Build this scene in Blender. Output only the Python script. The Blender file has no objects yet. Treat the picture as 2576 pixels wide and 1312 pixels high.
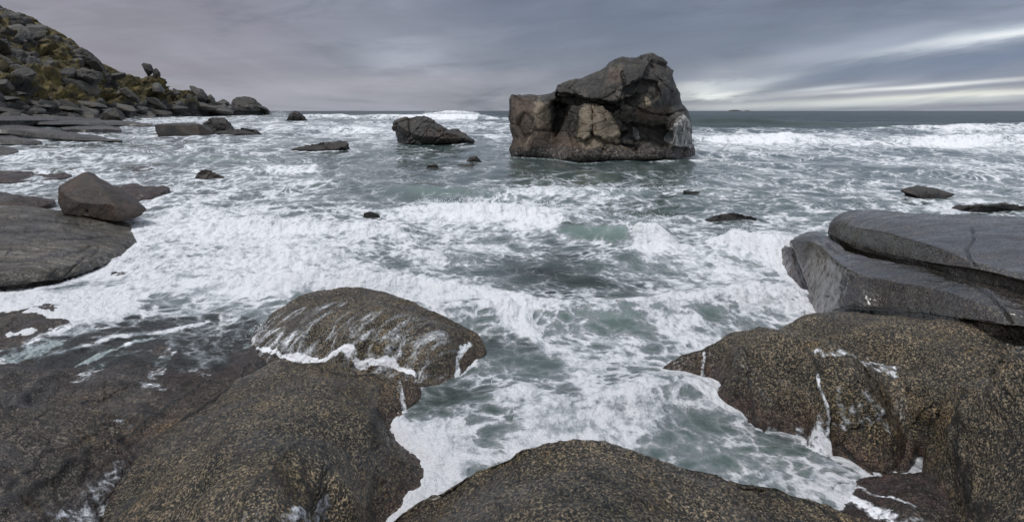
import bpy, math, random
import numpy as np

rng = np.random.default_rng(7)
random.seed(7)
C = bpy.context.scene.collection

# ---------------------------------------------------------------- survey
# Every position was measured as a bearing u and a depression v (the units of a
# 2576 wide print); place() turns that plus a height into metres.
F, CU, HV, H = 1288.0, 1288.0, 279.0, 2.4


def place(u, v, z=0.0):
    y = F * (H - z) / (v - HV)
    return np.array([(u - CU) / F * y, y, z])


def at_range(u, v, y):
    return np.array([(u - CU) / F * y, y, H - (v - HV) / F * y])


# ---------------------------------------------------------------- noise
_perm = np.tile(np.random.default_rng(3).permutation(512), 3).astype(np.int32)
_grad = np.random.default_rng(5).normal(size=(512, 3)).astype(np.float32)
_grad /= np.linalg.norm(_grad, axis=1)[:, None]


def perlin(x, y, z):
    x = np.asarray(x, np.float32); y = np.asarray(y, np.float32) + 0 * x; z = np.asarray(z, np.float32) + 0 * x
    xi, yi, zi = np.floor(x).astype(np.int32), np.floor(y).astype(np.int32), np.floor(z).astype(np.int32)
    fx, fy, fz = x - xi, y - yi, z - zi
    w = lambda t: t * t * t * (t * (t * 6 - 15) + 10)
    wx, wy, wz = w(fx), w(fy), w(fz)
    out = 0
    for dx in (0, 1):
        for dy in (0, 1):
            for dz in (0, 1):
                h = _perm[(_perm[(_perm[(xi + dx) & 511] + yi + dy) & 511] + zi + dz) & 511]
                g = _grad[h]
                d = g[..., 0] * (fx - dx) + g[..., 1] * (fy - dy) + g[..., 2] * (fz - dz)
                out = out + d * (wx if dx else 1 - wx) * (wy if dy else 1 - wy) * (wz if dz else 1 - wz)
    return out * 1.5


def fbm(x, y, z, octaves=4, gain=0.5, lac=2.03):
    s, a, f = 0, 1.0, 1.0
    for i in range(octaves):
        s = s + a * perlin(x * f + 17.3 * i, y * f - 9.1 * i, z * f + 3.7 * i)
        a *= gain; f *= lac
    return s


def ridged(x, y, z, octaves=4, gain=0.5):
    s, a, f = 0, 1.0, 1.0
    for i in range(octaves):
        s = s + a * (1 - 2 * np.abs(perlin(x * f + 7.7 * i, y * f + 2.2 * i, z * f)))
        a *= gain; f *= 2.1
    return s


def cells(p, scale, seed=0):
    """flat facets: value of the nearest jittered lattice point's random plane (blocky fracture)"""
    q = np.asarray(p, np.float32) * scale + seed * 13.7
    base = np.floor(q).astype(np.int32)
    best = np.full(len(q), 1e9, np.float32); sec = best.copy(); val = np.zeros(len(q), np.float32)
    for dx in (-1, 0, 1):
        for dy in (-1, 0, 1):
            for dz in (-1, 0, 1):
                c = base + np.array([dx, dy, dz])
                h = _perm[(_perm[(_perm[c[:, 0] & 511] + c[:, 1]) & 511] + c[:, 2]) & 511]
                j = c + 0.5 + 0.42 * _grad[h]
                e = q - j
                d = (e ** 2).sum(1)
                pl = _grad[(h + 31) & 511]
                v = (h % 97) / 97.0 - 0.5 + 0.9 * (e * pl).sum(1)
                m = d < best
                sec = np.where(m, best, np.minimum(sec, d))
                val = np.where(m, v, val); best = np.where(m, d, best)
    return val, np.sqrt(sec) - np.sqrt(best)


def sstep(a, b, x):
    t = np.clip((x - a) / (b - a), 0, 1)
    return t * t * (3 - 2 * t)


class TPS:
    def __init__(self, xy, z, reg=1e-3):
        self.p = np.asarray(xy, float); z = np.asarray(z, float); n = len(z)
        self.sc = np.ptp(self.p, axis=0).max(); self.m = self.p.mean(0)
        q = (self.p - self.m) / self.sc; self.q = q
        r2 = ((q[:, None] - q[None]) ** 2).sum(-1)
        K = 0.5 * r2 * np.log(r2 + 1e-12) + reg * np.eye(n)
        P = np.hstack([np.ones((n, 1)), q])
        A = np.block([[K, P], [P.T, np.zeros((3, 3))]])
        self.w = np.linalg.solve(A, np.concatenate([z, np.zeros(3)]))

    def __call__(self, x, y):
        x = np.asarray(x, float); sh = x.shape
        q = (np.stack([x.ravel(), np.asarray(y, float).ravel()], 1) - self.m) / self.sc
        out = self.w[-3] + q @ self.w[-2:]
        for i in range(len(self.q)):
            r2 = ((q - self.q[i]) ** 2).sum(1)
            out += self.w[i] * 0.5 * r2 * np.log(r2 + 1e-12)
        return out.reshape(sh)


def seg_dist(px, py, poly, closed=False):
    """distance of points to a polyline, and parameter along it"""
    P = np.asarray(poly, float)
    if closed: P = np.vstack([P, P[:1]])
    best = np.full(np.shape(px), 1e18); par = np.zeros(np.shape(px))
    for i in range(len(P) - 1):
        a, b = P[i], P[i + 1]; d = b - a; L = (d ** 2).sum() + 1e-12
        t = np.clip(((px - a[0]) * d[0] + (py - a[1]) * d[1]) / L, 0, 1)
        r = (px - a[0] - t * d[0]) ** 2 + (py - a[1] - t * d[1]) ** 2
        m = r < best
        best = np.where(m, r, best); par = np.where(m, (i + t) / (len(P) - 1), par)
    return np.sqrt(best), par


def inside(px, py, poly):
    P = np.asarray(poly, float); res = np.zeros(np.shape(px), bool)
    for i in range(len(P)):
        x1, y1 = P[i]; x2, y2 = P[(i + 1) % len(P)]
        c = (y1 > py) != (y2 > py)
        res ^= c & (px < (x2 - x1) * (py - y1) / (y2 - y1 + 1e-12) + x1)
    return res


# ---------------------------------------------------------------- objects
def mesh_object(name, V, faces, mat, smooth=True, attrs=None, parent=None):
    me = bpy.data.meshes.new(name)
    V = np.asarray(V, np.float32); faces = np.asarray(faces, np.int32)
    n = faces.shape[1]
    me.vertices.add(len(V)); me.vertices.foreach_set('co', V.ravel())
    me.loops.add(faces.size); me.loops.foreach_set('vertex_index', faces.ravel())
    me.polygons.add(len(faces))
    me.polygons.foreach_set('loop_start', np.arange(0, faces.size, n, dtype=np.int32))
    me.update(calc_edges=True)
    me.polygons.foreach_set('use_smooth', np.full(len(faces), smooth))
    for k, a in (attrs or {}).items():
        a = np.asarray(a, np.float32)
        t = 'FLOAT' if a.ndim == 1 else 'FLOAT_VECTOR'
        at = me.attributes.new(k, t, 'POINT')
        at.data.foreach_set('value' if a.ndim == 1 else 'vector', a.ravel())
    me.materials.append(mat)
    o = bpy.data.objects.new(name, me); C.objects.link(o)
    if parent: o.parent = parent
    return o


def tag(o, label, cat, group=None):
    o['label'] = label; o['category'] = cat
    if group: o['group'] = group
    return o


def grid_faces(nr, nc, wrap=False, flip=False):
    r = np.arange(nr - 1)[:, None]; c = np.arange(nc if wrap else nc - 1)[None]
    c2 = (c + 1) % nc
    f = np.stack([r * nc + c, r * nc + c2, (r + 1) * nc + c2, (r + 1) * nc + c], -1).reshape(-1, 4)
    return f[:, ::-1] if flip else f


def normals_of(V, Fc):
    a = V[Fc[:, 2]] - V[Fc[:, 0]]; b = V[Fc[:, 3]] - V[Fc[:, 1]]
    n = np.cross(a, b); N = np.zeros_like(V)
    for k in range(4):
        for j in range(3):
            N[:, j] += np.bincount(Fc[:, k], n[:, j], len(V))
    return N / (np.linalg.norm(N, axis=1)[:, None] + 1e-12)


# ---------------------------------------------------------------- node helpers
class NT:
    def __init__(self, tree):
        self.t = tree; tree.nodes.clear(); self.l = tree.links

    def new(self, kind, **kw):
        n = self.t.nodes.new(kind)
        for k, v in kw.items(): setattr(n, k, v)
        return n

    def put(self, sock, v):
        if v is None: return
        if hasattr(v, 'is_linked') or isinstance(v, bpy.types.NodeSocket): self.l.new(v, sock)
        elif isinstance(v, (tuple, list)) and sock.type == 'RGBA' and len(v) == 3: sock.default_value = (*v, 1)
        else: sock.default_value = v

    def math(self, op, a, b=None, c=None, clamp=False):
        n = self.new('ShaderNodeMath', operation=op, use_clamp=clamp)
        for i, v in enumerate((a, b, c)): self.put(n.inputs[i], v)
        return n.outputs[0]

    def vmath(self, op, a, b=None, scale=None):
        n = self.new('ShaderNodeVectorMath', operation=op)
        self.put(n.inputs[0], a)
        if b is not None: self.put(n.inputs[1], b)
        if scale is not None: self.put(n.inputs['Scale'], scale)
        return n.outputs['Value'] if op in ('LENGTH', 'DOT_PRODUCT') else n.outputs[0]

    def noise(self, vec, scale, detail=4, rough=0.5, dist=0.0, color=False):
        n = self.new('ShaderNodeTexNoise')
        self.put(n.inputs['Vector'], vec); self.put(n.inputs['Scale'], scale)
        n.inputs['Detail'].default_value = detail; n.inputs['Roughness'].default_value = rough
        n.inputs['Distortion'].default_value = dist
        return n.outputs['Color' if color else 'Fac']

    def voro(self, vec, scale, feature='F1', out='Distance', rnd=1.0):
        n = self.new('ShaderNodeTexVoronoi', feature=feature)
        self.put(n.inputs['Vector'], vec); self.put(n.inputs['Scale'], scale)
        n.inputs['Randomness'].default_value = rnd
        return n.outputs[out]

    def ramp(self, fac, stops, interp='LINEAR'):
        n = self.new('ShaderNodeValToRGB'); r = n.color_ramp; r.interpolation = interp
        while len(r.elements) < len(stops): r.elements.new(0.5)
        for e, (p, c) in zip(r.elements, stops):
            e.position = p; e.color = (*c, 1) if isinstance(c, (tuple, list)) else (c, c, c, 1)
        self.put(n.inputs[0], fac)
        return n.outputs[0]

    def ss(self, x, a, b):
        n = self.new('ShaderNodeMapRange', interpolation_type='SMOOTHSTEP')
        self.put(n.inputs[0], x); self.put(n.inputs[1], a); self.put(n.inputs[2], b)
        return n.outputs[0]

    def lin(self, x, a, b, c=0.0, d=1.0):
        n = self.new('ShaderNodeMapRange')
        for i, v in enumerate((x, a, b, c, d)): self.put(n.inputs[i], v)
        return n.outputs[0]

    def mix(self, f, a, b, mode='MIX'):
        n = self.new('ShaderNodeMix', data_type='RGBA', blend_type=mode)
        self.put(n.inputs[0], f); self.put(n.inputs[6], a); self.put(n.inputs[7], b)
        return n.outputs[2]

    def attr(self, name, out='Fac'):
        return self.new('ShaderNodeAttribute', attribute_name=name).outputs[out]

    def bump(self, height, strength=1.0, dist=0.01, normal=None):
        n = self.new('ShaderNodeBump'); self.put(n.inputs['Height'], height)
        n.inputs['Strength'].default_value = strength; n.inputs['Distance'].default_value = dist
        if normal is not None: self.put(n.inputs['Normal'], normal)
        return n.outputs[0]

    def bsdf(self, color, rough, normal=None, spec=0.5, coat=None):
        n = self.new('ShaderNodeBsdfPrincipled')
        self.put(n.inputs['Base Color'], color); self.put(n.inputs['Roughness'], rough)
        self.put(n.inputs['Specular IOR Level'], spec)
        if normal is not None: self.put(n.inputs['Normal'], normal)
        if coat is not None: self.put(n.inputs['Coat Weight'], coat); n.inputs['Coat Roughness'].default_value = 0.30
        return n.outputs[0]

    def out(self, surf):
        o = self.new('ShaderNodeOutputMaterial'); self.l.new(surf, o.inputs['Surface'])


def material(name):
    m = bpy.data.materials.new(name); m.use_nodes = True
    return m, NT(m.node_tree)


def coords(n, space='Object'):
    return n.new('ShaderNodeTexCoord').outputs[space]


WHITE_FOAM = (0.86, 0.88, 0.92)


def granite(name, grain=92, dark=(0.016, 0.016, 0.015), mid=(0.026, 0.0235, 0.018), pale=(0.45, 0.36, 0.24),
            tint=(0.42, 0.30, 0.12), rough=(0.15, 0.46), speckle=0.9, algae=0.40, bump=0.75, sheen=0.48, streak=None, strata=0.0, ochre=0.5, wet=0.5, strata_scale=1.0):
    m, n = material(name)
    P = coords(n)
    # crystals
    wv = n.vmath('ADD', P, n.vmath('SCALE', n.noise(P, 14, 2, color=True), scale=0.02))
    g1 = n.noise(wv, grain, 3, 0.65)
    g2 = n.voro(wv, grain * 1.25, 'F1', 'Color')
    sep = n.new('ShaderNodeSeparateColor'); n.put(sep.inputs[0], g2)
    g = n.math('ADD', n.lin(g1, 0.32, 0.68, 0.0, 0.52), n.math('MULTIPLY', sep.outputs[0], 0.26))
    g = n.math('ADD', g, n.lin(n.noise(P, grain * 0.42, 3, 0.6), 0.3, 0.7, 0.0, 0.22))
    big = n.noise(P, 1.3, 5, 0.55)
    med = n.noise(P, 5.5, 4, 0.6)
    g = n.math('ADD', g, n.math('MULTIPLY', n.math('SUBTRACT', med, 0.5), 0.30))
    col = n.ramp(g, [(0.32, dark), (0.49, mid), (0.60, tuple(0.6 * a + 0.4 * b for a, b in zip(mid, pale))), (0.77, pale)])
    col = n.mix(speckle, tuple(.8 * c for c in mid), col)
    if strata:
        st = n.noise(n.vmath('MULTIPLY', P, (0.9 * strata_scale, 7.0 * strata_scale, 9.0 * strata_scale)), 1.6, 7, 0.65, 0.4)
        col = n.mix(strata, col, n.mix(1.0, col, n.ramp(st, [(0.36, 0.25), (0.5, 0.9), (0.64, 1.9)]), 'MULTIPLY'))
    # warm and green weathering, brighter and darker zones
    col = n.mix(n.math('MULTIPLY', n.ss(big, 0.46, 0.66), min(1.0, ochre + .2)), col, n.mix(0.5, col, tint, 'OVERLAY'))
    col = n.mix(n.ss(n.noise(P, 2.1, 4, 0.6, 0.6), 0.52, 0.72), col, n.mix(1.0, col, (0.62, 0.66, 0.60), 'MULTIPLY'))
    och = n.math('MULTIPLY', n.ss(n.noise(n.vmath('ADD', P, (5, 9, 2)), 2.4, 5, 0.62, 0.5), 0.55, 0.70), ochre)
    col = n.mix(och, col, n.mix(1.0, col, (1.45, 1.12, 0.45), 'MULTIPLY'))
    lum = n.lin(n.noise(P, 0.8, 4), 0.32, 0.68, 0.42, 1.35)
    col = n.mix(1.0, col, lum, 'MULTIPLY')
    # dark red weed close to the water
    z = n.new('ShaderNodeSeparateXYZ'); n.put(z.inputs[0], n.new('ShaderNodeNewGeometry').outputs['Position'])
    al = n.ss(n.math('ADD', n.math('MULTIPLY', z.outputs[2], -1.0), n.math('MULTIPLY', med, 0.5)), algae - 0.55, algae - 0.2)
    ac = n.ramp(n.noise(P, 22, 4, 0.7), [(0.36, (0.010, 0.008, 0.008)), (0.52, (0.034, 0.018, 0.019)), (0.68, (0.10, 0.058, 0.050))])
    col = n.mix(n.math('MULTIPLY', al, 0.8), col, ac)
    # joints and cracks of the rock, and shade painted at overhangs
    crack = n.attr('crack')
    col = n.mix(crack, col, (0.008, 0.008, 0.008))
    jw = n.vmath('ADD', P, n.vmath('SCALE', n.noise(P, 2.2, 5, 0.6, color=True), scale=0.35))
    jl = n.math('SUBTRACT', 1.0, n.ss(n.voro(n.vmath('MULTIPLY', jw, (1.0, 0.6, 0.8)), 1.25, 'DISTANCE_TO_EDGE'), 0.002, 0.016))
    jl = n.math('MULTIPLY', jl, n.ss(n.noise(P, 1.7, 3), 0.50, 0.60))
    col = n.mix(n.math('MULTIPLY', jl, 0.85), col, (0.010, 0.009, 0.008))
    vn = n.math('SUBTRACT', 1.0, n.ss(n.math('ABSOLUTE', n.math('SUBTRACT', n.noise(n.vmath('ADD', P, (3, 1, 8)), 1.1, 3, 0.5, 0.8), 0.5)), 0.0, 0.004))
    vn = n.math('MULTIPLY', vn, n.ss(n.noise(P, 0.9, 2), 0.5, 0.62))
    col = n.mix(n.math('MULTIPLY', vn, 0.3), col, (0.26, 0.21, 0.12))
    # bump
    b = n.math('ADD', n.math('MULTIPLY', g, 0.6), n.math('SUBTRACT', n.math('MULTIPLY', med, 0.8), n.math('MULTIPLY', jl, 0.9)))
    nb = n.bump(b, bump, 0.022)
    r = n.lin(n.noise(P, 3.1, 5, 0.6), 0.36, 0.64, rough[0], rough[1])
    r = n.math('MULTIPLY', r, n.lin(al, 0, 1, 1.0, 0.5))
    wetm = n.math('MULTIPLY', n.ss(n.noise(n.vmath('ADD', P, (11, 4, 6)), 1.5, 5, 0.6, 0.6), 0.50, 0.64), wet)
    col = n.mix(wetm, col, n.mix(1.0, col, (0.55, 0.55, 0.56), 'MULTIPLY'))
    rock = n.bsdf(col, r, nb, spec=sheen, coat=wetm)
    # foam left by the wash
    f = n.attr('foam')
    wp = n.vmath('ADD', P, n.vmath('SCALE', n.noise(P, 4, 4, color=True), scale=0.10))
    if streak:
        rt = n.new('ShaderNodeVectorRotate', rotation_type='Z_AXIS'); n.put(rt.inputs['Vector'], wp); rt.inputs['Angle'].default_value = -streak[0]
        wp2 = n.vmath('MULTIPLY', rt.outputs[0], (1.0 / streak[1], 1.0, 0.5))
    else:
        wp2 = wp
    lace = n.voro(wp2, 11, 'DISTANCE_TO_EDGE')
    lace2 = n.voro(wp, 34, 'DISTANCE_TO_EDGE')
    fn = n.noise(wp2, 14, 8, 0.66)
    fine = n.noise(wp, 60, 4, 0.7)
    fv = n.math('ADD', n.math('MULTIPLY', f, 1.15), n.math('MULTIPLY', n.math('SUBTRACT', fn, 0.5), 1.9))
    fv = n.math('ADD', fv, n.math('MULTIPLY', n.math('SUBTRACT', fine, 0.5), 0.7))
    fv = n.math('SUBTRACT', fv, n.math('ADD', n.math('MULTIPLY', lace, 1.3), n.math('MULTIPLY', lace2, 0.7)))
    fm = n.math('MULTIPLY', n.math('MULTIPLY', n.ss(fv, 0.02, 0.7), n.ss(f, 0.03, 0.3)), 0.92)
    fb = n.bump(n.math('ADD', fm, n.math('MULTIPLY', fn, 0.6)), 0.6, 0.02)
    fc = n.bsdf(n.mix(n.ss(fv, 0.2, 0.8), (0.42, 0.45, 0.48), WHITE_FOAM), 0.75, fb, spec=0.25)
    mx = n.new('ShaderNodeMixShader')
    n.put(mx.inputs[0], fm); n.l.new(rock, mx.inputs[1]); n.l.new(fc, mx.inputs[2])
    n.out(mx.outputs[0])
    return m


# ---------------------------------------------------------------- shore rocks modelled as height fields
HF = []


class ShoreRock:
    def __init__(self, name, label, outline, inner, mat, edge=0.14, res=(560, 170), cat='rock', undercut=0.0, strata=0.0,
                 cracks_shade=(), foam=(), bumps=(), lump=0.035, grain=0.006, back=(), seed=0, group=None, ledges=()):
        ring = np.array([place(*p) for p in outline])
        cen = np.array([ring[:, 0].mean(), ring[:, 1].mean()])
        inn = np.array([place(*p) for p in inner]) if len(inner) else np.zeros((0, 3))
        a = np.arctan2(ring[:, 1] - cen[1], ring[:, 0] - cen[0]); o = np.argsort(a); ring = ring[o]
        d = ring[:, :2] - cen
        pts = np.vstack([ring, inn])
        self.tps = TPS(pts[:, :2], pts[:, 2], 2e-4)
        ang = np.arctan2(d[:, 1], d[:, 0]); R = np.linalg.norm(d, axis=1)
        self.cen, self.ang, self.R = cen, np.concatenate([ang - 2 * np.pi, ang, ang + 2 * np.pi]), np.tile(R, 3)
        self.name = name
        nt, ns = res
        # equal steps along the rim, so long rocks are not starved at their ends
        tf = np.linspace(-np.pi, np.pi, 6000); rf = np.interp(tf, self.ang, self.R)
        al = np.concatenate([[0], np.cumsum(np.hypot(np.diff(rf * np.cos(tf)), np.diff(rf * np.sin(tf))) + .15 * R.mean() * np.diff(tf))])
        th = np.interp(np.linspace(0, al[-1], nt, endpoint=False), al, tf)
        rr = np.interp(th, self.ang, self.R)
        k = np.exp(-np.linspace(-2, 2, 31) ** 2); k /= k.sum()
        rr = np.convolve(np.concatenate([rr[-15:], rr, rr[:15]]), k, 'valid')
        s = np.linspace(0.003, 1, ns)
        X = cen[0] + np.outer(s, rr * np.cos(th)); Y = cen[1] + np.outer(s, rr * np.sin(th))
        zr_ = np.interp(th, self.ang, np.tile(ring[:, 2], 3))
        Z = self.tps(X, Y)
        Z = Z + (zr_ - Z[-1])[None] * (s ** 5)[:, None]
        # the rim turns over in a rounded edge and goes down as a steep flank
        ed = edge * np.clip(Z[-1] + .35, .3, 1.2)
        phi = np.radians([12, 25, 38, 50, 60, 69, 77, 84])
        lean = np.array([.02, .05, .09, .14, .20])
        Xs, Ys, Zs = [X], [Y], [Z]
        for f_ in phi:
            Xs.append(X[-1:] + ed * np.sin(f_) * np.cos(th)); Ys.append(Y[-1:] + ed * np.sin(f_) * np.sin(th)); Zs.append(Z[-1:] - ed * (1 - np.cos(f_)))
        zt = Zs[-1][0]
        for i_, l_ in enumerate(lean):
            t_ = (i_ + 1) / len(lean)
            Xs.append(X[-1:] + (ed + l_ - undercut * min(1, 2.5 * t_)) * np.cos(th)); Ys.append(Y[-1:] + (ed + l_ - undercut * min(1, 2.5 * t_)) * np.sin(th)); Zs.append((zt * (1 - t_) - .9 * t_)[None])
        X, Y, Z = np.vstack(Xs), np.vstack(Ys), np.vstack(Zs); ns = len(X)
        for poly, amt, w in ledges:      # steps: the rock inside the polygon stands proud
            pp = [place(*p)[:2] for p in poly]
            dd, _ = seg_dist(X, Y, pp, True); sg = np.where(inside(X, Y, pp), dd, -dd)
            Z = Z + amt * sstep(-w, w, sg)
        V = np.stack([X, Y, Z], -1).reshape(-1, 3)
        Fc = grid_faces(ns, nt, True)
        crack = np.zeros(len(V)); fo = np.zeros(len(V))
        Nn = normals_of(V, Fc)
        sd = seed * 11.3
        amp = fbm(V[:, 0] * 1.7 + sd, V[:, 1] * 1.7, V[:, 2] * 1.7, 3) * lump + fbm(V[:, 0] * 7 + sd, V[:, 1] * 7, V[:, 2] * 7, 4, 0.55) * lump * 0.28
        amp += ridged(V[:, 0] * 2.4, V[:, 1] * 2.4 + sd, V[:, 2] * 4.5, 3) * lump * 0.3
        if strata:
            sv_ = V[:, 1] * 1.0 + .22 * V[:, 0] + .25 * fbm(V[:, 0] * .8, V[:, 1] * .8, V[:, 2] * 0 + sd, 3)
            fr_ = (sv_ * strata[1]) % 1.0
            amp += strata[0] * (sstep(0, .75, fr_) - sstep(.80, .98, fr_) - .4) * (.4 + .8 * np.clip(fbm(V[:, 0] * .6, V[:, 1] * 2, V[:, 2] + sd, 2) + .5, 0, 1))
        amp += fbm(V[:, 0] * 40, V[:, 1] * 40 + sd, V[:, 2] * 40, 2) * grain
        wob = fbm(V[:, 0] * 6, V[:, 1] * 6, V[:, 2] * 6 + sd, 3) * 0.03
        wob2 = fbm(V[:, 0] * 5 + 40, V[:, 1] * 5, V[:, 2] * 5 + sd, 3) * 0.03
        for c in cracks_shade:
            pl = [self.hit(u, v)[:2] for u, v in c[0]]
            dd, _ = seg_dist(V[:, 0] + wob, V[:, 1] + wob2, pl)
            amp -= min(c[2], .8 * c[1]) * np.exp(-(dd / c[1]) ** 2)
            crack = np.maximum(crack, 0.9 * np.exp(-(dd / (c[1] * 0.55)) ** 2))
        for f in foam:
            pl = [self.hit(u, v)[:2] for u, v in f[0]]
            dd, _ = seg_dist(V[:, 0] + wob, V[:, 1] + wob2, pl)
            fo = np.maximum(fo, f[2] * (1 - sstep(0.35, 1.0, dd / f[1])))
        V = V + Nn * amp[:, None]
        V[-nt:, 2] = np.minimum(V[-nt:, 2], -0.9)
        org = np.array([cen[0], cen[1], 0.0])
        ob = mesh_object(name, V - org, Fc, mat, attrs={'crack': crack, 'foam': fo})
        ob.location = org
        self.ob = tag(ob, label, cat, group)
        HF.append(self)

    def hit(self, u, v):
        y = np.arange(1.2, 120 if v < 420 else 16, .008 if v > 420 else .05)
        x = (u - CU) / F * y; zr = H - (v - HV) / F * y
        h = self.height(x, y); gap = zr - h
        i = np.argmax(gap <= 0) if (gap <= 0).any() else int(np.argmin(gap))
        return np.array([x[i], y[i], h[i] if h[i] > -5 else 0.1])

    def height(self, X, Y):
        dx, dy = X - self.cen[0], Y - self.cen[1]
        m = np.hypot(dx, dy) < np.interp(np.arctan2(dy, dx), self.ang, self.R)
        z = np.full(X.shape, -9.0)
        if m.any(): z[m] = self.tps(X[m], Y[m])
        return z



class LoftRock:
    """a rock drawn as cross sections: hidden back, upper edge, top, ridge, foot, underside"""

    def __init__(self, name, label, stations, mat, cracks_shade=(), lump=.02, seed=0, per=46, soft=5, back=.45, backdrop=.35, k0=1.0, group=None):
        segs = [10, 14, 34, 34, 44, 16, 18]
        rows = []
        for st in stations:
            e, r, f = [place(*p) for p in st[:3]]
            und = st[3]
            aw = lambda p: np.array([p[0], p[1], 0]) / np.hypot(p[0], p[1])
            m = .5 * (e + r) + np.array([0, 0, .015])
            if und:
                u1, u2 = f + aw(f) * .14 * k0 - [0, 0, .05 * k0], f + aw(f) * .20 * k0 - [0, 0, .9]
            else:
                u1, u2 = f - aw(f) * .03 - [0, 0, .12], f - aw(f) * .05 - [0, 0, .9]
            keys = [e + aw(e) * (back + .25) - [0, 0, 1.1], e + aw(e) * back - [0, 0, backdrop], e + aw(e) * .06 - [0, 0, .02], m, r, f, u1, u2]
            pr = np.vstack([np.linspace(keys[i], keys[i + 1], n_, endpoint=False) for i, n_ in enumerate(segs)] + [keys[-1][None]])
            k = np.exp(-np.linspace(-2, 2, 2 * soft + 1) ** 2); k /= k.sum()
            pr = np.stack([np.convolve(np.pad(pr[:, j], soft, 'edge'), k, 'valid') for j in range(3)], 1)
            rows.append(pr)
        R_ = np.array(rows); ns_ = len(R_)
        # Catmull-Rom across the sections
        out = []
        for i in range(ns_ - 1):
            p0, p1, p2, p3 = R_[max(i - 1, 0)], R_[i], R_[i + 1], R_[min(i + 2, ns_ - 1)]
            for t in np.linspace(0, 1, per, endpoint=False):
                out.append(.5 * (2 * p1 + (p2 - p0) * t + (2 * p0 - 5 * p1 + 4 * p2 - p3) * t * t + (3 * p1 - p0 - 3 * p2 + p3) * t ** 3))
        out.append(R_[-1])
        G_ = np.array(out)
        for end in (0, -1):              # close both ends
            c = G_[end].mean(0); extra = []
            for t in (.5, 0.02):
                extra.append(c + (G_[end] - c) * t + (G_[end] - G_[3 if end == 0 else -4]).mean(0) * (.6 if t == .5 else .8))
            G_ = np.concatenate([np.array(extra[::-1]), G_]) if end == 0 else np.concatenate([G_, np.array(extra)])
        nr, nc = G_.shape[:2]
        V = G_.reshape(-1, 3); Fc = grid_faces(nr, nc)
        N = normals_of(V, Fc)
        if (N[:, 2].reshape(nr, nc)[nr // 2, sum(segs[:3])]) < 0: Fc = Fc[:, ::-1]; N = -N
        sd = seed * 9.7
        amp = fbm(V[:, 0] * 1.6 / k0 + sd, V[:, 1] * 1.6 / k0, V[:, 2] * 1.6 / k0, 3) * lump + fbm(V[:, 0] * 7 / k0 + sd, V[:, 1] * 7 / k0, V[:, 2] * 7 / k0, 4, .55) * lump * .3 + fbm(V[:, 0] * 40, V[:, 1] * 40, V[:, 2] * 40 + sd, 2) * .004
        U = CU + V[:, 0] / V[:, 1] * F; VV = HV + (H - V[:, 2]) / V[:, 1] * F
        wob = fbm(U / 30, VV / 30, 0 * U + sd, 3) * 5; crack = np.zeros(len(V))
        for pl, w, dep in cracks_shade:
            d, _ = seg_dist(U + wob, VV + wob, pl)
            amp -= dep * np.exp(-(d / w) ** 2); crack = np.maximum(crack, .95 * np.exp(-(d / (w * .7)) ** 2))
        V = V + N * amp[:, None]
        org = np.array([V[:, 0].mean(), V[:, 1].mean(), 0.0])
        ob = mesh_object(name, V - org, Fc, mat, attrs={'crack': crack, 'foam': np.zeros(len(V))})
        ob.location = org
        tag(ob, label, 'rock', group)
        sub = G_[::8, sum(segs[:2]):sum(segs[:5]) + 1:12].reshape(-1, 3)
        self.sub, self.k0 = sub, k0
        HF.append(self)

    def height(self, X, Y):
        z = np.full(X.shape, -9.0)
        m = (X > self.sub[:, 0].min() - .1) & (X < self.sub[:, 0].max()) & (Y > self.sub[:, 1].min() - .1) & (Y < self.sub[:, 1].max() + .1)
        if m.any():
            best = np.full(m.sum(), 9.0); zz_ = np.full(m.sum(), -9.0)
            for p in self.sub:
                d = np.hypot(X[m] - p[0], Y[m] - p[1]); k = d < best
                best = np.where(k, d, best); zz_ = np.where(k, p[2], zz_)
            z[m] = np.where(best < .16 * self.k0, zz_, -9)
        return z


def drop_to(p, v, ahead):
    y = place(*p)[1] - ahead
    return H - (v - HV) * y / F


# ---------------------------------------------------------------- free standing rocks with a traced outline and a real body
SEA_ROCKS = []


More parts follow.
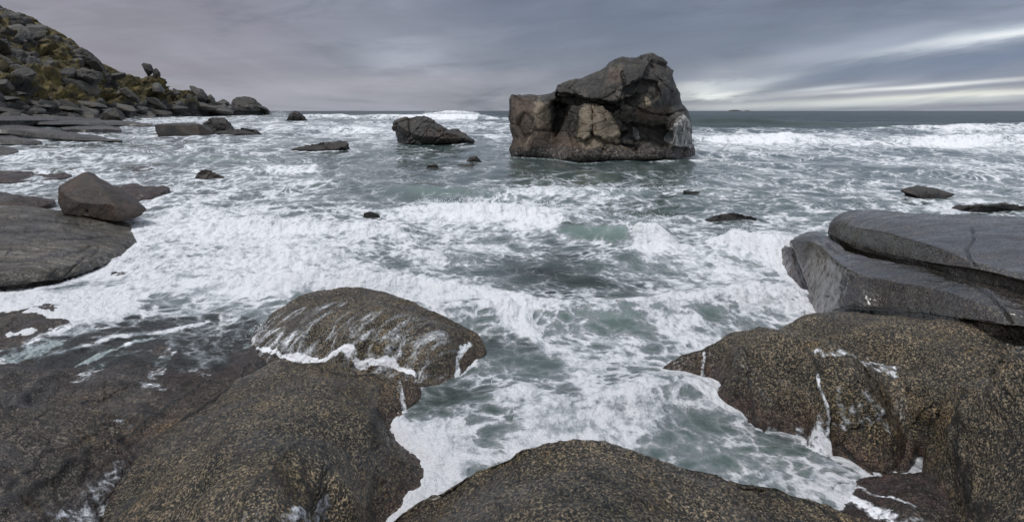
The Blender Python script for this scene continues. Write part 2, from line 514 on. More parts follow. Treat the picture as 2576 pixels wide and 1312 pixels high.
def stack_rock(name, label, outline, vbase, mat, depth=None, cat='rock', group=None, nt=220, ns=70, seed=1, facets=9,
               rough=1.0, y=None, cen=None, ysink=0.5, sculpt=None, contact=1.0, strata=0.0, jag=1.0):
    O = np.asarray(outline, float)
    yf = y if y is not None else F * H / (vbase - HV)
    px = yf / F
    w = np.ptp(O[:, 0]) * px; h = np.ptp(O[:, 1]) * px
    T = depth if depth is not None else 0.42 * min(w, 1.6 * h)
    Yc = yf + T * 0.9
    low = O[:, 1] > vbase - 3
    W = np.stack([(O[:, 0] - CU) / F * Yc, H - (O[:, 1] - HV) / F * Yc], 1)
    W[low, 1] = np.minimum(W[low, 1], 0) - ysink if y is None else W[low, 1] - ysink
    c = np.array([W[:, 0].mean(), 0.5 * (W[:, 1].max() + W[:, 1].min())]) if cen is None else \
        np.array([(cen[0] - CU) / F * Yc, H - (cen[1] - HV) / F * Yc])
    # boundary radius by angle (dense walk along the outline)
    Wd = np.vstack([np.linspace(W[i], W[(i + 1) % len(W)], 40, endpoint=False) for i in range(len(W))])
    a = np.arctan2(Wd[:, 1] - c[1], Wd[:, 0] - c[0]); r = np.hypot(*(Wd - c).T)
    o = np.argsort(a); a, r = a[o], r[o]
    th = np.linspace(-np.pi, np.pi, nt, endpoint=False)
    R = np.interp(th, np.concatenate([a - 2 * np.pi, a, a + 2 * np.pi]), np.tile(r, 3))
    R = R * (1 + 0.018 * jag * fbm(np.cos(th) * 5 + seed, np.sin(th) * 5, 0 * th, 4, 0.6))
    s = np.linspace(0.004, 1, ns) ** 0.8
    X = c[0] + np.outer(s, R * np.cos(th)); Z = c[1] + np.outer(s, R * np.sin(th))
    S = np.repeat(s[:, None], nt, 1)
    rg = np.random.default_rng(seed)
    rel = np.stack([(X - c[0]) / (0.5 * w + 1e-6), (Z - c[1]) / (0.5 * h + 1e-6)], -1)
    def side(k):
        t = T * np.sqrt(np.clip(1 - S ** 2.6, 0, 1))
        rg2 = np.random.default_rng(seed * 7 + k)
        for _ in range(facets):
            an = rg2.uniform(0, 2 * np.pi); tilt = rg2.uniform(0.25, 1.1)
            t = np.minimum(t, T * (rg2.uniform(0.72, 1.15) + tilt * 0.35 - tilt * (rel[..., 0] * np.cos(an) + rel[..., 1] * np.sin(an))))
        return np.maximum(t, -0.15 * T * (1 - S))
    tf, tb = side(1), side(2)
    if sculpt is not None:
        U = CU + X / Yc * F; Vv = HV + (H - Z) / Yc * F
        tf, extra = sculpt(U, Vv, S, T)
    kf = (Yc - tf) / Yc
    front = np.stack([X * kf, Yc - tf, H - (H - Z) * kf], -1).reshape(-1, 3)
    backv = np.stack([X, Yc + tb, Z], -1)[:-1].reshape(-1, 3)
    V = np.vstack([front, backv]); nF = len(front)
    Ff = grid_faces(ns, nt, True, True)
    Fb = grid_faces(ns - 1, nt, True) + nF
    i = np.arange(nt); i2 = (i + 1) % nt
    base = (ns - 1) * nt; bb = nF + (ns - 2) * nt
    Fj = np.stack([base + i2, base + i, bb + i, bb + i2], 1)
    Fc = np.vstack([Ff, Fb, Fj])
    N = normals_of(V, Fc)
    sz = 0.5 * (w + h)
    q = V / sz
    val, edge = cells(q + seed, 3.2, seed)
    amp = (val * 0.050 - 0.02 * (1 - sstep(0.0, 0.12, edge))) * sz
    val2, edge2 = cells(q * [1, 1, 1.6] + seed * 2, 8.5, seed + 3)
    amp += (val2 * 0.010 - 0.008 * (1 - sstep(0.0, 0.1, edge2))) * sz
    amp += fbm(q[:, 0] * 3 + seed, q[:, 1] * 3, q[:, 2] * 3, 5, 0.55) * 0.028 * sz
    if strata:
        amp += strata * sz * np.sin((q[:, 2] + 0.25 * q[:, 0] + 0.05 * perlin(q[:, 0] * 4, q[:, 1] * 4, q[:, 2] * 4)) * 70)
    V = V + N * (amp * rough)[:, None]
    org = np.array([c[0], Yc, 0.0])
    at = {'crack': np.zeros(len(V)), 'foam': np.zeros(len(V))}
    if sculpt is not None:
        for k, e in extra.items():
            at[k] = np.concatenate([e.ravel(), e[:-1].ravel()])
    ob = mesh_object(name, V - org, Fc, mat, attrs=at)
    ob.location = org
    if y is None:
        SEA_ROCKS.append((c[0], Yc, 0.5 * w, T, contact))
    return tag(ob, label, cat, group)


def hull_rock(name, label, pts, mat, cat='rock', bevel=.03, rough=.02, seed=0, contact=1.0):
    import bmesh
    P_ = np.array([at_range(*p) for p in pts])
    org = np.array([P_[:, 0].mean(), P_[:, 1].mean(), 0.0])
    bm = bmesh.new()
    for p in P_ - org: bm.verts.new(p)
    r_ = bmesh.ops.convex_hull(bm, input=bm.verts)
    bmesh.ops.delete(bm, geom=[g_ for g_ in r_['geom_interior'] if isinstance(g_, bmesh.types.BMVert)], context='VERTS')
    bmesh.ops.dissolve_limit(bm, angle_limit=.05, verts=bm.verts, edges=bm.edges)
    bmesh.ops.bevel(bm, geom=list(bm.edges), offset=bevel, segments=2, affect='EDGES', profile=.6)
    bmesh.ops.triangulate(bm, faces=bm.faces)
    for _ in range(2): bmesh.ops.subdivide_edges(bm, edges=bm.edges, cuts=1, use_grid_fill=True)
    big = [e for e in bm.edges if e.calc_length() > bevel * 3]
    for _ in range(3):
        bmesh.ops.subdivide_edges(bm, edges=[e for e in bm.edges if e.calc_length() > bevel * 1.6], cuts=1, use_grid_fill=True)
        bmesh.ops.triangulate(bm, faces=[f for f in bm.faces if len(f.verts) > 3])
    bm.normal_update()
    V = np.array([v.co[:] for v in bm.verts]); N = np.array([v.normal[:] for v in bm.verts])
    k = 1 / (rough * 18)
    amp = fbm(V[:, 0] * k + seed, V[:, 1] * k, V[:, 2] * k, 5, .55) * rough
    for v, p in zip(bm.verts, V + N * amp[:, None]): v.co = p
    me = bpy.data.meshes.new(name); bm.to_mesh(me); bm.free()
    me.polygons.foreach_set('use_smooth', np.ones(len(me.polygons), bool)); me.materials.append(mat)
    ob = bpy.data.objects.new(name, me); C.objects.link(ob); ob.location = org
    if contact: SEA_ROCKS.append((org[0], org[1], np.ptp(P_[:, 0]) / 2, np.ptp(P_[:, 1]) / 2, contact))
    return tag(ob, label, cat)


# ================================================================ materials
G_near = granite('speckled_granite')
G_slab = granite('wet_slab_granite', grain=85, mid=(0.034, 0.029, 0.025), pale=(0.28, 0.24, 0.20), speckle=0.75, rough=(0.12, 0.42), algae=0.36, bump=0.8, strata=0.6)
G_dome = granite('washed_granite', streak=(0.96, 7.0))
G_flat = granite('flat_wet_granite', grain=80, mid=(0.085, 0.079, 0.068), pale=(0.32, 0.29, 0.25), speckle=0.7, rough=(0.14, 0.5), algae=0.8, bump=0.8, strata=0.85, ochre=0.15)
G_right = granite('dark_smooth_granite', grain=80, mid=(0.019, 0.0165, 0.0135), pale=(0.19, 0.158, 0.12), speckle=0.95, rough=(0.10, 0.26), bump=0.14, algae=0.5, sheen=1.0, ochre=0.12)
G_shelf = granite('grey_shelf_rock', grain=60, mid=(0.045, 0.042, 0.039), pale=(0.20, 0.185, 0.165), speckle=0.5, rough=(0.2, 0.55), bump=0.6, algae=0.7, strata=1.0, ochre=0.1, strata_scale=0.16)


def sea_rock_mat(name, base=(0.032, 0.030, 0.028), pale=(0.13, 0.12, 0.105), dark=(0.008, 0.008, 0.008), scale=1.0, rough=0.5, wetline=0.5, brown=(0.06, 0.035, 0.022)):
    m, n = material(name)
    P = coords(n)
    a = n.noise(P, 1.1 * scale, 8, 0.62, 0.4)
    b = n.noise(P, 6 * scale, 6, 0.65)
    col = n.ramp(n.math('ADD', n.math('MULTIPLY', a, 0.55), n.math('MULTIPLY', b, 0.45)), [(0.34, dark), (0.48, base), (0.58, base), (0.70, pale)])
    col = n.mix(n.math('MULTIPLY', n.ss(n.noise(P, 0.7 * scale, 4, 0.6), 0.48, 0.68), 0.55), col, brown)
    sp = n.noise(P, 34 * scale, 3, 0.7)
    col = n.mix(1.0, col, n.lin(sp, 0.3, 0.7, 0.6, 1.45), 'MULTIPLY')
    z = n.new('ShaderNodeSeparateXYZ'); n.put(z.inputs[0], n.new('ShaderNodeNewGeometry').outputs['Position'])
    wl = n.ss(n.math('ADD', z.outputs[2], n.math('MULTIPLY', b, -wetline)), wetline * 0.6, -wetline * 0.2)
    col = n.mix(n.math('MULTIPLY', wl, 0.75), col, (0.016, 0.014, 0.013))
    oi = n.new('ShaderNodeObjectInfo').outputs['Random']
    col = n.mix(1.0, col, n.lin(oi, 0, 1, 0.6, 1.5), 'MULTIPLY')
    nb = n.bump(n.math('ADD', n.math('MULTIPLY', b, 0.7), n.math('MULTIPLY', sp, 0.3)), 0.8, 0.12 / scale)
    n.out(n.bsdf(col, n.lin(b, 0.3, 0.7, rough - 0.12, rough + 0.15), nb))
    return m


M_sea = sea_rock_mat('dark_sea_rock')
M_sea_small = sea_rock_mat('small_sea_rock', scale=3.0, wetline=0.12)
M_brown = sea_rock_mat('brown_boulder_rock', base=(0.030, 0.022, 0.017), pale=(0.14, 0.10, 0.075), scale=2.5, wetline=0.1, rough=0.42)
M_cliff = sea_rock_mat('headland_boulder_rock', base=(0.062, 0.060, 0.057), pale=(0.25, 0.24, 0.225), dark=(0.018, 0.017, 0.017), scale=0.5, rough=0.7, wetline=0.4, brown=(0.09, 0.07, 0.04))


def big_rock_mat():
    m, n = material('sea_stack_rock')
    P = coords(n)
    a = n.noise(P, 0.9, 8, 0.62, 0.5)
    b = n.noise(P, 4.5, 7, 0.66)
    strk = n.noise(n.vmath('MULTIPLY', P, (2.6, 2.6, 0.55)), 1.3, 6, 0.6, 0.3)
    k = n.math('ADD', n.math('MULTIPLY', a, 0.4), n.math('ADD', n.math('MULTIPLY', b, 0.35), n.math('MULTIPLY', strk, 0.25)))
    dark = n.ramp(k, [(0.38, (0.008, 0.008, 0.008)), (0.49, (0.030, 0.027, 0.023)), (0.58, (0.085, 0.074, 0.062)), (0.70, (0.24, 0.21, 0.18))])
    tan = n.ramp(k, [(0.36, (0.06, 0.046, 0.032)), (0.47, (0.19, 0.15, 0.105)), (0.58, (0.32, 0.265, 0.195)), (0.70, (0.50, 0.44, 0.35))])
    brn = n.ramp(k, [(0.36, (0.022, 0.014, 0.010)), (0.48, (0.072, 0.050, 0.036)), (0.60, (0.16, 0.115, 0.085)), (0.72, (0.32, 0.24, 0.19))])
    wht = n.ramp(n.noise(n.vmath('MULTIPLY', P, (1.6, 1, 0.6)), 3.2, 7, 0.7, 0.8), [(0.38, (0.05, 0.05, 0.05)), (0.50, (0.26, 0.255, 0.25)), (0.62, (0.62, 0.61, 0.59))])
    jit = n.math('MULTIPLY', n.math('SUBTRACT', b, 0.5), 0.9)
    def sel(nm): return n.ss(n.math('ADD', n.attr(nm), n.math('MULTIPLY', jit, 0.8)), 0.3, 0.7)
    col = n.mix(sel('brown'), dark, brn)
    col = n.mix(sel('tan'), col, tan)
    col = n.mix(sel('white'), col, wht)
    col = n.mix(n.math('MULTIPLY', n.ss(n.noise(P, 1.4, 5, 0.65), 0.56, 0.7), 0.5), col, (0.055, 0.055, 0.022))
    bar = n.ramp(n.noise(P, 9, 5, 0.75), [(0.4, (0.02, 0.018, 0.017)), (0.52, (0.055, 0.045, 0.04)), (0.60, (0.20, 0.17, 0.15)), (0.7, (0.42, 0.36, 0.32))])
    col = n.mix(sel('barnacle'), col, bar)
    col = n.mix(n.attr('crack'), col, (0.008, 0.007, 0.007))
    col = n.mix(n.attr('vein'), col, (0.30, 0.25, 0.19))
    nb = n.bump(n.math('ADD', n.math('MULTIPLY', b, 0.7), n.math('MULTIPLY', n.noise(P, 22, 4, 0.7), 0.35)), 1.0, 0.13)
    n.out(n.bsdf(col, n.lin(b, 0.3, 0.7, 0.28, 0.6), nb))
    return m


M_stack = big_rock_mat()


def water_mat():
    m, n = material('sea_water')
    fl = n.attr('flow', 'Vector')
    d = n.attr('foam'); op = n.attr('deep'); teal = n.attr('teal'); far = n.attr('far')
    w1 = n.vmath('SCALE', n.vmath('SUBTRACT', n.noise(fl, 1.0, 2, 0.45, color=True), (0.5, 0.5, 0.5)), scale=0.66)
    w2 = n.vmath('SCALE', n.vmath('SUBTRACT', n.noise(fl, 5.0, 2, 0.5, color=True), (0.5, 0.5, 0.5)), scale=0.10)
    P = n.vmath('ADD', n.vmath('ADD', fl, w1), w2)
    v1 = n.voro(P, 2.3, 'DISTANCE_TO_EDGE'); v2 = n.voro(P, 6.5, 'DISTANCE_TO_EDGE'); v3 = n.voro(P, 19.0, 'DISTANCE_TO_EDGE')
    iso = n.vmath('MULTIPLY', fl, (1.0, 0.72, 1.0))
    nz = n.noise(n.vmath('ADD', iso, w2), 2.4, 8, 0.58)
    nf = n.noise(iso, 17.0, 6, 0.68)
    zone = n.ss(n.noise(fl, 0.9, 3, 0.5), 0.40, 0.60)
    lace = n.math('ADD', n.math('MULTIPLY', v1, n.lin(zone, 0, 1, 1.5, 0.7)), n.math('ADD', n.math('MULTIPLY', v2, n.lin(zone, 0, 1, 0.7, 1.5)), n.math('MULTIPLY', v3, 0.35)))
    fv = n.math('ADD', n.math('MULTIPLY', d, 1.15), n.math('MULTIPLY', n.math('SUBTRACT', nz, 0.5), 1.25))
    fv = n.math('ADD', fv, n.math('MULTIPLY', n.math('SUBTRACT', nf, 0.5), 0.55))
    lace = n.math('MULTIPLY', lace, n.lin(n.ss(d, 0.68, 1.0), 0, 1, 1.0, 0.62))
    fv = n.math('SUBTRACT', fv, lace)
    gate = n.ss(d, 0.02, 0.16)
    fm = n.math('MULTIPLY', n.ss(fv, 0.0, 0.46), gate)
    thin = n.math('MULTIPLY', n.math('MULTIPLY', n.ss(fv, -0.25, 0.3), gate), 0.22)       # bubbles below the surface
    # water body
    body = n.mix(teal, (0.058, 0.082, 0.081), (0.15, 0.215, 0.20))
    body = n.mix(far, body, (0.012, 0.030, 0.032))
    body = n.mix(thin, body, (0.55, 0.62, 0.64))
    rip = n.math('ADD', n.math('MULTIPLY', n.noise(iso, 5.5, 5, 0.6), 1.0), n.math('MULTIPLY', n.noise(iso, 26, 4, 0.6), 0.25))
    wb = n.bump(rip, 0.55, 0.06)
    n.put(wb.node.inputs['Strength'], n.lin(far, 0, 1, 0.55, 0.05))
    water = n.bsdf(body, n.lin(far, 0, 1, 0.09, 0.3), wb, spec=n.lin(far, 0, 1, 0.5, 0.16))
    # clear where it is shallow: the rock below shows through
    tr = n.new('ShaderNodeBsdfTransparent'); tr.inputs[0].default_value = (0.74, 0.80, 0.80, 1)
    fr = n.new('ShaderNodeFresnel'); fr.inputs[0].default_value = 1.33; n.l.new(wb, fr.inputs['Normal'])
    gl = n.new('ShaderNodeBsdfGlossy'); gl.inputs['Roughness'].default_value = 0.09; n.l.new(wb, gl.inputs['Normal'])
    clear = n.new('ShaderNodeMixShader'); n.l.new(fr.outputs[0], clear.inputs[0]); n.l.new(tr.outputs[0], clear.inputs[1]); n.l.new(gl.outputs[0], clear.inputs[2])
    wmix = n.new('ShaderNodeMixShader'); n.put(wmix.inputs[0], n.math('MAXIMUM', op, thin)); n.l.new(clear.outputs[0], wmix.inputs[1]); n.l.new(water, wmix.inputs[2])
    fh = n.math('ADD', n.math('MULTIPLY', fm, 0.8), n.math('ADD', n.math('MULTIPLY', nf, 0.8), n.math('MULTIPLY', nz, 0.9)))
    fb = n.bump(fh, 0.9, 0.09)
    # froth: clean white where thick, bluish grey as thin film and painted-in soft shading
    fk = n.math('ADD', n.math('ADD', n.math('MULTIPLY', fv, 0.7), n.math('MULTIPLY', n.math('SUBTRACT', nf, 0.5), 1.7)), n.math('MULTIPLY', n.math('SUBTRACT', n.noise(iso, 6.0, 5, 0.6), 0.5), 1.6))
    fcol = n.mix(n.ss(fk, -0.05, 0.75), (0.34, 0.38, 0.415), WHITE_FOAM)
    foam = n.bsdf(fcol, 0.7, fb, spec=0.25)
    mx = n.new('ShaderNodeMixShader'); n.put(mx.inputs[0], fm); n.l.new(wmix.outputs[0], mx.inputs[1]); n.l.new(foam, mx.inputs[2])
    n.out(mx.outputs[0])
    return m


M_water = water_mat()


def headland_mat():
    m, n = material('grassy_headland')
    P = coords(n)
    a = n.noise(P, 0.11, 8, 0.65, 0.3); b = n.noise(P, 0.7, 6, 0.65)
    rock = n.ramp(n.math('ADD', n.math('MULTIPLY', a, 0.5), n.math('MULTIPLY', b, 0.5)), [(0.36, (0.014, 0.014, 0.014)), (0.5, (0.055, 0.053, 0.050)), (0.64, (0.14, 0.135, 0.13))])
    grass = n.ramp(n.noise(P, 0.45, 6, 0.7), [(0.36, (0.022, 0.022, 0.012)), (0.5, (0.080, 0.064, 0.026)), (0.66, (0.19, 0.15, 0.05))])
    g = n.math('ADD', n.attr('grass'), n.math('MULTIPLY', n.math('SUBTRACT', n.noise(P, 0.3, 6, 0.7), 0.5), 1.4))
    col = n.mix(n.ss(g, 0.42, 0.6), rock, grass)
    zz_ = n.new('ShaderNodeSeparateXYZ'); n.put(zz_.inputs[0], n.new('ShaderNodeNewGeometry').outputs['Position'])
    col = n.mix(n.math('MULTIPLY', n.ss(n.math('ADD', zz_.outputs[2], n.math('MULTIPLY', b, -5.0)), 3.0, -1.0), 0.8), col, (0.018, 0.017, 0.017))
    nb = n.bump(b, 1.0, 0.8)
    n.out(n.bsdf(col, 0.75, nb, spec=0.3))
    return m


M_head = headland_mat()

# ================================================================ near rocks
bl = ShoreRock('boulder', 'large olive-brown speckled boulder filling the bottom left foreground beside the narrow gully',
    [(318, 1215, .38), (385, 1120, .40), (480, 1050, .42), (570, 990, .42), (640, 930, .40), (700, 900, .40), (780, 912, .38), (900, 940, .34),
     (1000, 952, .28), (1050, 965, .22), (1015, 1040, .18), (985, 1090, .16), (1060, 1150, .14), (1098, 1205, .12), (1050, 1262, .12),
     (985, 1312, .12), (900, 1500, .15), (600, 1700, .6), (330, 1500, .5), (300, 1330, .42)],
    [(520, 1130, .68), (640, 1050, .66), (760, 1000, .56), (880, 1020, .50), (700, 1180, .74), (850, 1130, .58), (960, 1180, .32), (560, 1290, .80), (780, 1300, .70), (930, 1290, .36), (950, 1080, .30)],
    G_near, cracks_shade=[([(700, 1165), (745, 1100)], .012, .008), ([(740, 1312), (770, 1240), (760, 1160)], .02, .012), ([(600, 1312), (640, 1230), (690, 1180)], .015, .01), ([(915, 1085), (928, 1060), (940, 1040)], .06, .05), ([(870, 925), (930, 955), (960, 1000)], .012, .008)],
    foam=[([(1000, 955), (1060, 965)], .04, .5), ([(735, 1270), (750, 1262)], .022, .55), ([(720, 1312), (790, 1272), (830, 1250)], .028, .42)], seed=1)

dome = ShoreRock('domed_rock', 'low domed rock washed by thin white foam streaks in the middle foreground',
    [(645, 885, .24), (655, 840, .30), (700, 788, .40), (745, 755, .45), (800, 732, .50), (865, 722, .52), (930, 725, .50), (1000, 746, .46), (1060, 772, .42),
     (1130, 806, .36), (1185, 838, .30), (1203, 870, .22), (1200, 912, .16), (1160, 948, .16), (1100, 960, .18), (1040, 950, .22), (980, 936, .24), (900, 932, .25), (800, 920, .25), (715, 905, .25)],
    [(780, 800, .50), (900, 790, .56), (1000, 830, .50), (880, 860, .46), (1080, 880, .38), (750, 860, .38), (960, 900, .36), (1140, 900, .28)],
    G_dome, seed=2,
    foam=[([(648, 878), (715, 900), (800, 914), (900, 924), (985, 928), (1045, 942)], .024, 1.0), ([(655, 840), (690, 870), (760, 885)], .18, .5), ([(760, 860), (900, 850), (1050, 850)], .55, .30),
          ([(700, 800), (760, 785), (850, 760)], .14, .36), ([(1150, 945), (1150, 900), (1180, 862)], .035, .7), ([(860, 918), (1000, 850), (1060, 815)], .06, .42), ([(930, 925), (1050, 905)], .14, .42)])

bc = ShoreRock('boulder', 'rounded speckled boulder with a curved dark seam at the bottom centre of the foreground',
    [(985, 1312, .16), (1060, 1272, .26), (1130, 1232, .34), (1190, 1200, .42), (1245, 1173, .48), (1303, 1153, .54), (1345, 1131, .60), (1420, 1117, .63), (1478, 1114, .64), (1535, 1120, .63),
     (1575, 1134, .61), (1635, 1150, .57), (1717, 1176, .52), (1833, 1200, .46), (1950, 1222, .40), (2030, 1258, .36), (2105, 1284, .36), (2190, 1302, .36), (2300, 1420, .3), (2000, 1650, .7), (1500, 1800, 1.0), (1100, 1600, .7), (960, 1420, .3)],
    [(1240, 1260, .66), (1420, 1210, .78), (1540, 1230, .80), (1500, 1320, .93), (1680, 1270, .70), (1850, 1300, .60), (1250, 1350, .80)],
    G_near,  seed=3,
    cracks_shade=[([(1360, 1160), (1430, 1172), (1500, 1205), (1570, 1250), (1660, 1290), (1740, 1330)], .016, .018), ([(1180, 1210), (1260, 1280), (1270, 1340)], .01, .006)])

rl = ShoreRock('cracked_rock', 'brown speckled rock at right split by a dark vertical crack with a white trickle',
    [(1660, 932, .12), (1717, 888, .25), (1775, 873, .32), (1846, 840, .45), (1910, 825, .52), (1968, 838, .50), (2050, 866, .47), (2200, 893, .51), (2300, 928, .54), (2376, 962, .55),
     (2322, 1020, .42), (2275, 1090, .2), (2262, 1180, .1), (2180, 1215, .06), (2110, 1180, .06), (2020, 1135, .06), (1940, 1112, .06), (1865, 1068, .06), (1790, 996, .06), (1717, 981, .06), (1672, 964, .08)],
    [(1740, 930, .27), (1850, 900, .46), (1900, 950, .46), (1850, 990, .32), (1950, 1030, .34), (1990, 930, .50), (2030, 1000, .44), (2150, 1000, .48), (2200, 950, .51), (2120, 1090, .34), (2200, 1110, .30), (1960, 1080, .18), (2250, 1010, .44)],
    G_near,  seed=4, edge=.10, res=(640, 190),
    cracks_shade=[([(2060, 915), (2068, 970), (2080, 1056), (2074, 1126), (2090, 1145)], .024, .07), ([(1858, 880), (1900, 985), (1940, 1060)], .013, .02), ([(1778, 880), (1770, 920), (1758, 960)], .02, .02), ([(2030, 870), (2060, 915)], .02, .02)],
    foam=[([(1775, 888), (1765, 930), (1752, 978)], .026, .62), ([(2062, 945), (2072, 1000), (2080, 1060), (2075, 1120)], .020, .75), ([(2006, 1112), (2050, 1130), (2090, 1150)], .05, .8),
          ([(2060, 884), (2110, 893), (2165, 905), (2215, 922), (2275, 944)], .035, .55), ([(2120, 890), (2190, 904), (2255, 924)], .025, .55),
          ([(2190, 985), (2200, 1010), (2225, 1025)], .06, .40), ([(2130, 1060), (2180, 1030), (2230, 1050)], .05, .34), ([(2100, 1030), (2120, 1000)], .05, .34), ([(1935, 1065), (2000, 1110)], .03, .4)])

rr3 = ShoreRock('rock_ridge', 'long rounded brown rock ridge at right between the dark upper ledge and the cracked rock',
    [(1962, 834, .46), (2005, 808, .51), (2068, 789, .55), (2118, 785, .57), (2180, 790, .60), (2252, 798, .64), (2385, 815, .73), (2519, 836, .80), (2700, 870, .88), (2900, 960, .75), (2700, 985, .62), (2576, 965, .60), (2430, 975, .58), (2374, 962, .57), (2297, 932, .53), (2258, 908, .52), (2104, 886, .46), (2011, 866, .43)],
    [(2100, 825, .58), (2250, 850, .65), (2400, 890, .70), (2550, 900, .78), (2180, 870, .57)],
    G_near,  seed=5, cracks_shade=[([(2500, 880), (2540, 868), (2600, 875)], .02, .02), ([(2490, 905), (2540, 890)], .012, .014)])

rc = ShoreRock('boulder', 'steep brown boulder in the bottom right corner beyond the black cleft',
    [(2413, 968, .72), (2368, 1022, .58), (2350, 1114, .36), (2345, 1200, .24), (2385, 1265, .22), (2440, 1330, .3), (2520, 1500, .6), (2800, 1600, .95), (2900, 1200, 1.0), (2760, 1000, .95), (2576, 960, .86), (2490, 955, .80)],
    [(2480, 1040, .86), (2420, 1080, .62), (2400, 1180, .40), (2500, 1160, .72), (2560, 1080, .92), (2560, 1250, .82), (2460, 1250, .48)],
    G_near,  seed=6, cracks_shade=[([(2420, 1000), (2400, 1080), (2440, 1180), (2490, 1300)], .03, .04)])

wr = ShoreRock('weedy_rock', 'low dark red weedy rock in the cleft beside the bottom right corner boulder',
    [(2105, 1232, .08), (2160, 1212, .12), (2250, 1196, .18), (2340, 1190, .22), (2420, 1250, .26), (2460, 1400, .32), (2300, 1460, .36), (2160, 1340, .22), (2110, 1275, .12)],
    [(2270, 1270, .32), (2200, 1260, .22), (2330, 1240, .27)], G_slab, edge=.1, res=(320, 110), lump=.05, seed=12,
    foam=[([(2120, 1240), (2180, 1262), (2230, 1288)], .06, .75), ([(2150, 1222), (2230, 1232), (2300, 1262)], .035, .6), ([(2260, 1300), (2330, 1312)], .04, .5)])


LoftRock('rock_ledge', 'dark slabby rock ledge with a blunt cracked nose against the surf at right', [
    [(1957, 622, .12), (1953, 630, .14), (1950, 646, .02), False],
    [(1990, 600, .26), (1984, 622, .28), (1974, 682, .02), False],
    [(2035, 579, .36), (2030, 607, .42), (2004, 714, .03), False],
    [(2078, 588, .44), (2060, 617, .52), (2028, 734, .05), False],
    [(2118, 620, .56), (2098, 650, .62), (2054, 772, .09), False],
    [(2175, 641, .66), (2148, 684, .72), (2120, 774, drop_to((2148, 684, .72), 774, .16)), True],
    *[[(u1, v1, z1), p, (u2, v2, drop_to(p, v2, .09)), True] for u1, v1, z1, p, u2, v2 in [
        (2225, 652, .74, (2215, 699, .78), 2212, 779), (2290, 665, .80, (2290, 712, .84), 2288, 786), (2355, 676, .86, (2365, 729, .90), 2363, 795),
        (2425, 686, .91, (2430, 749, .95), 2428, 803), (2495, 699, .96, (2505, 774, .98), 2500, 813), (2615, 727, 1.0, (2640, 802, 1.0), 2640, 832), (2950, 765, 1.05, (3000, 880, 1.05), 3000, 912), (3400, 800, 1.05, (3550, 980, 1.05), 3550, 1015)]]],
    G_right, seed=7, lump=.022, back=.5, backdrop=.32,
    cracks_shade=[([(1981, 612), (1996, 650), (2015, 700), (2030, 735)], 6, .06), ([(2380, 690), (2440, 708), (2490, 740), (2530, 785), (2545, 808)], 4, .025), ([(2065, 610), (2100, 628), (2135, 645)], 4, .02), ([(2140, 690), (2120, 722), (2085, 745)], 5, .02),
            ([(2078, 580), (2118, 611), (2185, 636), (2290, 655), (2352, 667), (2419, 677), (2495, 689), (2576, 704)], 7, .03), ([(2120, 774), (2212, 779), (2363, 795), (2500, 813)], 9, .01)])  # these two: painted shade below the whaleback and under the ledge's foot

LoftRock('whaleback_rock', 'smooth blue-grey whaleback boulder lying on top of the dark ledge at right', [
    [c_, r_, (f_[0], f_[1], drop_to(r_, f_[1], .05)), True] for c_, r_, f_ in [
        ((2088, 558, .55), (2084, 571, .50), (2081, 582)), ((2104, 541, .66), (2116, 572, .60), (2112, 603)), ((2135, 528, .74), (2162, 574, .78), (2158, 624)), ((2185, 524, .84), (2222, 583, .90), (2222, 638)),
        ((2252, 530, .94), (2290, 601, 1.0), (2288, 651)), ((2352, 535, 1.06), (2360, 623, 1.06), (2355, 662)), ((2440, 537, 1.12), (2430, 649, 1.09), (2425, 672)), ((2540, 540, 1.18), (2500, 672, 1.11), (2495, 684)), ((2700, 552, 1.25), (2620, 698, 1.15), (2615, 712)), ((2980, 562, 1.3), (2920, 742, 1.2), (2915, 757)), ((3400, 580, 1.3), (3360, 790, 1.2), (3350, 806))]],
    G_right, seed=8, lump=.016, back=.35, backdrop=.16,
    cracks_shade=[([(2442, 570), (2450, 600), (2432, 630), (2450, 668)], 4, .02)])

